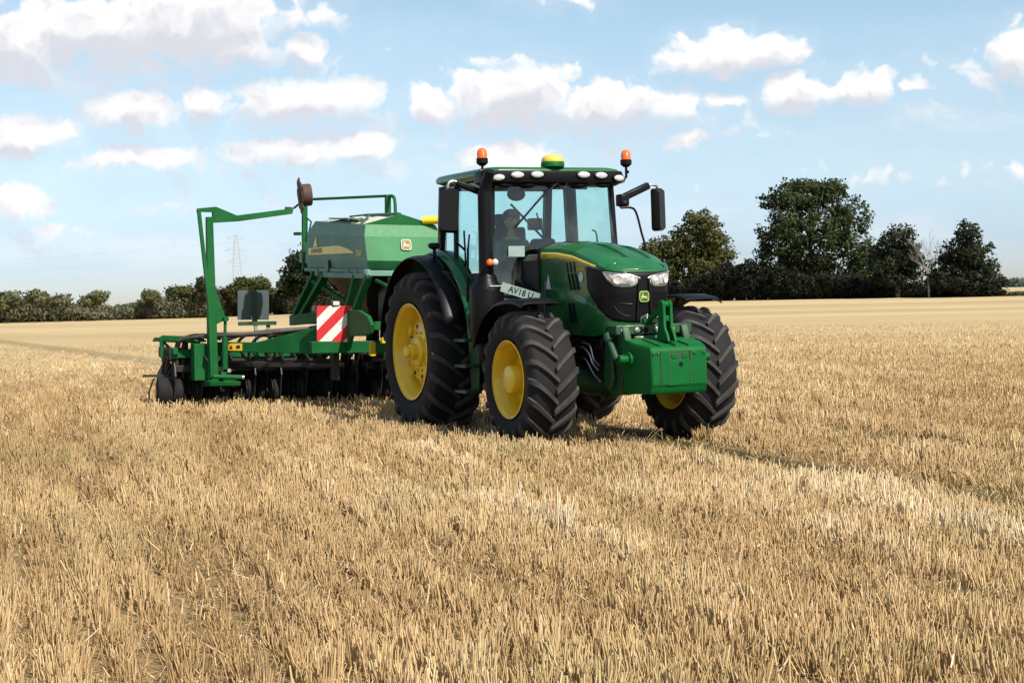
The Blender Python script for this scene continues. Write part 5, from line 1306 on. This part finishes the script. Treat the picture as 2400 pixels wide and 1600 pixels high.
# leaf sheaths: short ragged flags hanging off the stalks, and loose straw lying between them
X2 = []; Y2 = []; S2 = []
for r0, r1, dens, sc in ((4.2, 13, 330, 1.0), (13, 24, 150, 1.4), (24, 45, 40, 2.2), (45, 62, 5, 3.0)):
    x, y = scatter(r0, r1, dens); X2.append(x); Y2.append(y); S2.append(np.full(len(x), sc))
X2 = np.concatenate(X2); Y2 = np.concatenate(Y2); S2 = np.concatenate(S2); n = len(X2)
c2 = smooth_noise(X2, Y2, .5, 21)
fl2 = np.clip(1 - (np.minimum(seg_dist(X2, Y2, T1), seg_dist(X2, Y2, T2)) - .2) / .22, 0, 1)
kp = rng.random(n) < np.clip(.2 + c2 * 1.1 + fl2, 0, 1); X2, Y2, S2, c2, fl2 = (q[kp] for q in (X2, Y2, S2, c2, fl2)); n = len(X2)
an = rng.uniform(0, 2 * pi, n); ln = (.025 + .10 * rng.random(n) ** 2.2) * np.sqrt(S2); Zb = rng.uniform(.003, .10, n) * (1 - fl2 * .7); dz = rng.normal(0, .045, n)
Hd = np.where(Zb + dz < .0, -Zb * .5, dz)
st2 = prisms('loose_straw', X2, Y2, Zb, .0062 * S2 * rng.uniform(.6, 1.5, n), Hd, np.clip(rng.normal(.58, .22, n) - .2 * fl2, 0, 1), np.zeros(n) + .35 * fl2, (ln * np.cos(an), ln * np.sin(an)), STRAW)
tag(st2, 'loose straw and leaf lying among the stubble', None, None, 'stuff')

# ================================================================== TREES
def leaf_mat(name, c0, c1, c2):
    m, b, p, o = new_mat(name)
    at = b.n('ShaderNodeAttribute'); at.attribute_name = 'tone'; s = b.sep(at.outputs['Vector'])
    col = b.ramp(s[0], [(0, c0), (.5, c1), (1, c2)])
    b.put(p.inputs['Base Color'], col); p.inputs['Roughness'].default_value = .6; p.inputs['Specular IOR Level'].default_value = .15
    # leaves lie mostly along the surface of their clump, so light gathers on its sunny side
    ao = b.n('ShaderNodeAttribute'); ao.attribute_name = 'out'; geo = b.n('ShaderNodeNewGeometry')
    nn_ = b.vm('NORMALIZE', b.vm('ADD', b.vm('SCALE', geo.outputs['Normal'], scale=.40), ao.outputs['Vector'])); b.put(p.inputs['Normal'], nn_)
    tr = b.n('ShaderNodeBsdfTranslucent'); b.put(tr.inputs[0], b.mix(.5, col, (c2[0] * 1.2, c2[1] * 1.2, c2[2])))
    mx = b.n('ShaderNodeMixShader'); mx.inputs[0].default_value = .18
    b.nt.links.new(p.outputs[0], mx.inputs[1]); b.nt.links.new(tr.outputs[0], mx.inputs[2]); b.nt.links.new(mx.outputs[0], o.inputs[0]); return m
LEAF = {
    'dark': leaf_mat('dark_leaves', (0.008, 0.011, 0.006), (0.018, 0.025, 0.010), (0.036, 0.044, 0.015)),  # darkened leaf colour stands for cloud shadow over the trees
    'green': leaf_mat('green_leaves', (0.012, 0.021, 0.008), (0.030, 0.045, 0.014), (0.066, 0.082, 0.024)),
    'olive': leaf_mat('olive_leaves', (0.024, 0.030, 0.008), (0.060, 0.066, 0.016), (0.115, 0.112, 0.030)),
    'bush': leaf_mat('hedge_leaves', (0.007, 0.009, 0.005), (0.013, 0.017, 0.008), (0.026, 0.030, 0.011)),  # near-black hedge colour, cloud shade included in it
    'far': leaf_mat('far_hedge_leaves', (0.078, 0.080, 0.050), (0.120, 0.119, 0.068), (0.170, 0.163, 0.088)),  # lightened: the haze over this hedge is put into its colour
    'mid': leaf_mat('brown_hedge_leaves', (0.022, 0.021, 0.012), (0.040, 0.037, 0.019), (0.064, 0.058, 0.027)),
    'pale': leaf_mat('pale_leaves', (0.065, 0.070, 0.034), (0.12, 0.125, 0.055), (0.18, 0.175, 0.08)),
    'blue': leaf_mat('distant_leaves', (0.045, 0.065, 0.05), (0.07, 0.095, 0.07), (0.10, 0.125, 0.085)),  # bluish haze of distance mixed into the leaf colour
}
BARK = paint('bark', (0.060, 0.050, 0.040), 0.9, 0, 0.1)
TWIG = paint('bare_twigs', (0.20, 0.18, 0.16), 0.9, 0, 0.1)
def leaf_cloud(name, blobs, nclump, per, csize, lsize, mat, parent, seed, hollow=.35, tone0=.45, zmin=.05):
    """blobs: (x, y, z, rx, ry, rz). Clumps of leaf-sized faces spread through the blobs' volume, thinner in the middle"""
    r = np.random.default_rng(seed); wts = np.array([b[3] * b[4] * b[5] for b in blobs]) ** .8; wts = wts / wts.sum()
    idx = r.choice(len(blobs), nclump, p=wts); B = np.array(blobs)[idx]
    d = r.normal(size=(nclump, 3)); d /= np.linalg.norm(d, axis=1)[:, None]; rr = (hollow + (1 - hollow) * r.random(nclump) ** .6)[:, None]
    C = B[:, :3] + d * rr * B[:, 3:]
    ct = r.normal(tone0, .16, nclump)
    cs = csize * r.uniform(.6, 1.4, nclump)
    n = nclump * per; ci = np.repeat(np.arange(nclump), per)
    dl = r.normal(size=(n, 3)); dl /= np.linalg.norm(dl, axis=1)[:, None]
    P = C[ci] + dl * (cs[ci] * r.random(n) ** .5)[:, None] * np.array([1, 1, .75]); P[:, 2] = np.maximum(P[:, 2], zmin)
    t1 = r.normal(size=(n, 3)); t1 /= np.linalg.norm(t1, axis=1)[:, None]; t2 = np.cross(t1, r.normal(size=(n, 3))); t2 /= np.linalg.norm(t2, axis=1)[:, None]
    sz_ = lsize * r.uniform(.55, 1.35, n)[:, None]
    V = np.stack([P - t1 * sz_, P + t2 * sz_ * .55, P + t1 * sz_, P - t2 * sz_ * .55], 1).astype(np.float32)
    me = bpy.data.meshes.new(name); me.vertices.add(n * 4); me.vertices.foreach_set('co', V.reshape(-1)); me.loops.add(n * 4); me.polygons.add(n)
    me.loops.foreach_set('vertex_index', np.arange(n * 4, dtype=np.int32)); me.polygons.foreach_set('loop_start', np.arange(0, n * 4, 4, dtype=np.int32)); me.update(calc_edges=True)
    at = me.attributes.new('tone', 'FLOAT_VECTOR', 'POINT'); tv = np.zeros((n, 4, 3), np.float32); tv[:, :, 0] = np.clip(ct[ci] + r.normal(0, .07, n), 0, 1)[:, None]; at.data.foreach_set('vector', tv.reshape(-1))
    oc = dl * .75 + d[ci] * .85 + np.array([0, 0, .12]); oc /= np.linalg.norm(oc, axis=1)[:, None]
    a2 = me.attributes.new('out', 'FLOAT_VECTOR', 'POINT'); a2.data.foreach_set('vector', np.repeat(oc.astype(np.float32), 4, 0).reshape(-1))
    me.materials.append(mat); o = bpy.data.objects.new(name, me); COL.objects.link(o)
    if parent: o.parent = parent
    return o, C
def tree(base_px, base_y, blobs_px, depth, mat, label, nclump, per=26, csize=.8, lsize=.22, seed=1, trunk=True, cat='tree', group=None, name='tree', hollow=.3, D=None, tone0=.45):
    """blobs_px: (x, y, rx, ry) seen in the photograph, stood at the tree's own distance with real depth"""
    g0 = px_ground(base_px, base_y)
    if D: dd = px_dir(base_px, 700); g0 = Vector((dd.x / dd.y * D, D, 0))
    sc = g0.y / 4084.0
    root = empty(name, None, g0); tag(root, label, cat, group)
    blobs = []; rb_ = random.Random(seed)
    for (x, y, rx, ry) in blobs_px:
        d_ = px_dir(x, y); t = g0.y / d_.y
        blobs.append((d_.x * t - g0.x, rb_.uniform(-.25, .25) * depth, CAM_H + d_.z * t, max(.2, rx * sc - csize * .3), max(rx * sc * .8, depth * .5), max(.2, ry * sc - csize * .3)))
    o, C = leaf_cloud('crown', blobs, nclump, per, csize, lsize, mat, root, seed, hollow, tone0)
    if trunk:
        b = MB(); top = max(bb[2] for bb in blobs); h = top * .8; r0 = .045 * top ** .9 + .06
        lean = rb_.uniform(-.3, .3)
        path = [(0, 0, -.1), (lean * .2, 0, h * .3), (lean * .6, .1, h * .6), (lean, 0, h)]; b.tube(smooth_path(path, 4), [r0 * (1 - .8 * i / 12) for i in range(13)], 9)
        for k in range(16):
            c = C[rb_.randrange(len(C))]; z0 = rb_.uniform(.15, .8) * h; f0 = z0 / h
            p0 = Vector((lean * f0, 0, z0)); p1 = Vector(c); mid_ = p0.lerp(p1, .5) + Vector((0, 0, -.08 * (p1 - p0).length)); b.tube([p0, mid_, p1], [r0 * .42 * (1 - .6 * f0), r0 * .22, r0 * .07], 6)
        b.build('trunk', [BARK], root, smooth=60)
    return root
GR = 'trees on the far field edge'
tree(1622, 705, [(1640, 560, 70, 60), (1585, 590, 65, 55), (1680, 590, 50, 60), (1625, 640, 90, 60), (1540, 640, 50, 50), (1530, 590, 35, 35), (1640, 520, 45, 35)], 6, LEAF['olive'], 'yellow-green rounded tree with light leaves, nearest to the tractor cab mirror', 800, 26, .70, .20, 11, tone0=.55, hollow=.15)
tree(1905, 700, [(1850, 470, 75, 48), (1930, 470, 80, 50), (1985, 510, 60, 60), (1830, 540, 60, 70), (1900, 560, 90, 80), (1995, 590, 65, 65), (1800, 580, 42, 48), (1900, 640, 120, 50), (1850, 630, 70, 55), (2020, 640, 45, 45), (1880, 440, 45, 24), (1950, 440, 50, 24)], 9, LEAF['green'], 'tallest tree on the field edge, broad dark green crown with sky showing through', 1150, 26, .80, .21, 12, hollow=.1, tone0=.5)
tree(2105, 698, [(2105, 560, 45, 36), (2085, 600, 50, 50), (2130, 610, 40, 55), (2110, 655, 60, 45), (2070, 640, 40, 50)], 5, LEAF['dark'], 'medium dark tree between the tallest tree and the bare tree', 330, 26, .7, .19, 13, tone0=.5)
tree(2265, 696, [(2262, 545, 28, 32), (2255, 590, 50, 45), (2290, 605, 48, 50), (2230, 640, 55, 50), (2310, 655, 45, 42), (2270, 665, 85, 34), (2200, 660, 35, 40)], 6, LEAF['dark'], 'dark conical tree at the end of the tree row, beyond the bare tree', 480, 26, .65, .18, 14, tone0=.45)
tree(735, 736, [(700, 610, 34, 32), (725, 600, 40, 36), (690, 650, 40, 36), (760, 630, 50, 45), (730, 670, 70, 40), (800, 660, 50, 50), (668, 675, 30, 30)], 4, LEAF['green'], 'tall dark hedgerow tree standing behind the grain hopper of the drill', 420, 24, .55, .17, 15, hollow=.15)
# a bare tree between its leafy neighbours
g0 = px_ground(2178, 698); root = empty('bare_tree', None, g0); tag(root, 'thin leafless tree with pale twigs between two dark trees', 'tree')
b = MB(); rb_ = random.Random(3)
def twig(p, dr, L, r, lv):
    q = p + dr * L; b.tube([p, p.lerp(q, .5) + Vector((rb_.uniform(-.06, .06) * L, 0, .03 * L)), q], [r, r * .8, r * .55], 5)
    if lv:
        for k in range(3 if lv > 1 else 2):
            nd = (dr + Vector((rb_.uniform(-.75, .75), rb_.uniform(-.6, .6), rb_.uniform(-.05, .5)))).normalized(); twig(p.lerp(q, rb_.uniform(.6, 1)), nd, L * rb_.uniform(.55, .8), r * .55, lv - 1)
tk = MB(); tk.tube([(0, 0, -.1), (-.06, 0, 1.4), (-.15, 0, 2.9)], [.13, .10, .07], 7); tk.build('trunk', [TWIG], root, smooth=60)
for dv in ((-.35, .1, .9), (.30, -.1, .9), (.05, .1, 1), (-.6, 0, .7), (.5, .2, .7)): twig(Vector((-.1, 0, 2.6)), Vector(dv).normalized(), 1.9, .06, 3)
b.build('branches', [TWIG], root, smooth=60)
# hedges, each a run of its own
def hedge(x0, y0, x1, y1, tops, mat, label, n, depth, seed, csize=.7, lsize=.20, name='hedge', per=22, Dk=1.0):
    a = px_ground(x0, y0) * Dk; c = px_ground(x1, y1) * Dk; a.z = c.z = 0; root = empty(name, None, (a + c) / 2); tag(root, label, 'hedge'); blobs = []
    rb2 = random.Random(seed)
    k = max(8, int((c - a).length / 1.4))
    for i in range(k + 1):
        t = i / k; g = a.lerp(c, t); px = x0 + (x1 - x0) * t; ty = interp(px, tops) + rb2.uniform(-3, 4)
        d_ = px_dir(px, ty); h = CAM_H + d_.z * g.y / d_.y - csize * .62
        blobs.append((g.x - root.location.x, g.y - root.location.y + rb2.uniform(-.3, .3) * depth + depth * .4, h * .5, 2.0, depth * .5, h * .52)); blobs.append((g.x - root.location.x, g.y - root.location.y + depth * .3, h * .28, 1.7, depth * .5, h * .30))
    o, C = leaf_cloud('foliage', blobs, n, per, csize, lsize, mat, root, seed, .1, tone0=.42)
    b = MB()
    for i in range(k + 1):
        bl = blobs[i]; b.tube([(bl[0], bl[1], -bl[2] * .0), (bl[0] + .2, bl[1], bl[2])], [.09, .05], 6)
    b.build('stems', [BARK], root); return root
hedge(1480, 709, 2085, 698, [(1480, 640), (1560, 645), (1640, 650), (1720, 612), (1760, 600), (1830, 610), (1900, 630), (2085, 640)], LEAF['bush'], 'dense dark hedge at the foot of the tallest tree on the field edge', 3000, 3.0, 31, .65, .19)
hedge(2085, 698, 2350, 694.5, [(2085, 650), (2180, 665), (2250, 640), (2310, 650), (2350, 682)], LEAF['bush'], 'low dark hedge under the bare tree and the conical tree', 900, 2.0, 32, .5, .16)
hedge(860, 727, 1480, 711, [(860, 650), (1100, 655), (1300, 650), (1480, 640)], LEAF['bush'], 'dark hedge on the field edge hidden behind the tractor', 1400, 2.5, 36, .65, .20)
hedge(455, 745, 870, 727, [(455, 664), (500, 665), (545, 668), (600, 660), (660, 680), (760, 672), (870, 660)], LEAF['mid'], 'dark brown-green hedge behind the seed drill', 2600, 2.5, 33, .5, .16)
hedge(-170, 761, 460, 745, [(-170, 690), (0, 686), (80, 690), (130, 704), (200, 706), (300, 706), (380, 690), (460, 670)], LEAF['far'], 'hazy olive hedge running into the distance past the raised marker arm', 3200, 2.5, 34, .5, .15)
for (bx, by, bl, lb, sd, mt, nn) in (
    (30, 757, [(30, 700, 36, 20), (5, 710, 30, 22)], 'pale sunlit bush at the far outer end of the hazy hedge', 41, 'pale', 90),
    (85, 756, [(85, 694, 26, 16), (105, 705, 20, 16)], 'pale domed bush, tallest bump near the outer end of the hazy hedge', 42, 'pale', 80),
    (150, 754, [(150, 706, 26, 16)], 'small dull green bush in the dip of the hazy hedge', 43, 'far', 60),
    (232, 752, [(232, 697, 26, 16), (210, 704, 22, 14)], 'yellowish rounded bush halfway along the hazy olive hedge', 44, 'pale', 80),
    (355, 748, [(355, 694, 22, 14)], 'light grey-green bush poking above the hedge nearer the drill', 45, 'pale', 60),
    (412, 746, [(412, 690, 26, 18), (440, 684, 20, 20)], 'dark round-topped bush in the hedge just outside the upright marker arm', 46, 'olive', 90),
    (585, 741, [(570, 672, 34, 24), (600, 668, 34, 22), (545, 685, 24, 16), (625, 684, 22, 16)], 'broad dark bush behind the two grey boards of the drill', 47, 'olive', 190),
    (475, 745, [(478, 668, 20, 18)], 'narrow dark bush right behind the upright marker arm', 48, 'mid', 60)):
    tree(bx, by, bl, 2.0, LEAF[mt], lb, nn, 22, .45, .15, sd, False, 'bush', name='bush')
# the far wood on the right-hand skyline
for px, w, top, lb, sd in ((2372, 34, 642, 'far blue-green wood on the skyline beyond the dark conical tree', 51), (2430, 50, 648, 'far low wood continuing out past the edge of the photo', 52)):
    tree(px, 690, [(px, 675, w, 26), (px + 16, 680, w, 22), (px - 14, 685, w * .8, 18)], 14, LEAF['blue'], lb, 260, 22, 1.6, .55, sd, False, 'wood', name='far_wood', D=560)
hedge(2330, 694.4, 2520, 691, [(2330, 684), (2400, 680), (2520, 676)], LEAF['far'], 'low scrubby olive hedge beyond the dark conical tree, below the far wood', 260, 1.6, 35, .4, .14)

# ================================================================== PYLON AND LINE
def pylon(px, py_top, D, label):
    d_ = px_dir(px, py_top); t = D / d_.y; x = d_.x * t; htop = CAM_H + d_.z * t; z0 = -(math.hypot(x, D) - 300) * .004
    root = empty('pylon', None, (x, D, z0)); tag(root, label, 'pylon'); H_ = htop - z0; b = MB(); r = .075
    lv = [(0, 3.0), (.30, 2.1), (.55, 1.4), (.72, 1.1), (.86, .9), (.97, .6), (1.0, .1)]
    def cn(i): z, w = lv[i]; return [Vector((sx * w, sy * w, z * H_)) for sx, sy in ((-1, -1), (1, -1), (1, 1), (-1, 1))]
    for i in range(len(lv) - 1):
        a, c = cn(i), cn(i + 1)
        for k in range(4):
            b.tube([a[k], c[k]], r, 4)
            b.tube([a[k], c[(k + 1) % 4]], r * .6, 4); b.tube([a[(k + 1) % 4], c[k]], r * .6, 4); b.tube([c[k], c[(k + 1) % 4]], r * .6, 4)
    b.build('lattice', [M['galv']], root)
    tips = []
    for z, L in ((.60, 4.0), (.76, 4.8), (.92, 3.6)):
        for s in (-1, 1):
            k = MB(); tip = Vector((s * L, 0, z * H_ + .3))
            for sy in (-1, 1): k.tube([Vector((s * .9, sy * .9, z * H_)), tip], r * .7, 4); k.tube([Vector((s * .8, sy * .8, z * H_ + 1.6)), tip], r * .6, 4)
            k.build('cross_arm', [M['galv']], root); tips.append(root.location + tip + Vector((0, 0, -1.2)))
    return root, tips
pr, tips = pylon(553, 547, 700, 'pale steel lattice pylon standing beyond the hedge')
for i, tp_ in enumerate(tips):
    b = MB(); e = tp_ + Vector((420, 260, 2)); w_ = tp_ + Vector((-420, -260 * .2, 2))
    pts = [tp_.lerp(e, t) + Vector((0, 0, -9 * 4 * t * (1 - t))) for t in [k / 16 for k in range(17)]]; b.tube(pts, .022, 4)
    pts = [tp_.lerp(w_, t) + Vector((0, 0, -9 * 4 * t * (1 - t))) for t in [k / 16 for k in range(17)]]; b.tube(pts, .022, 4)
    o = b.build('power_cable', [M['galv']], None); tag(o, 'thin high-voltage cable strung from the arms of the distant pylon', 'cable', 'cables on the distant pylon')
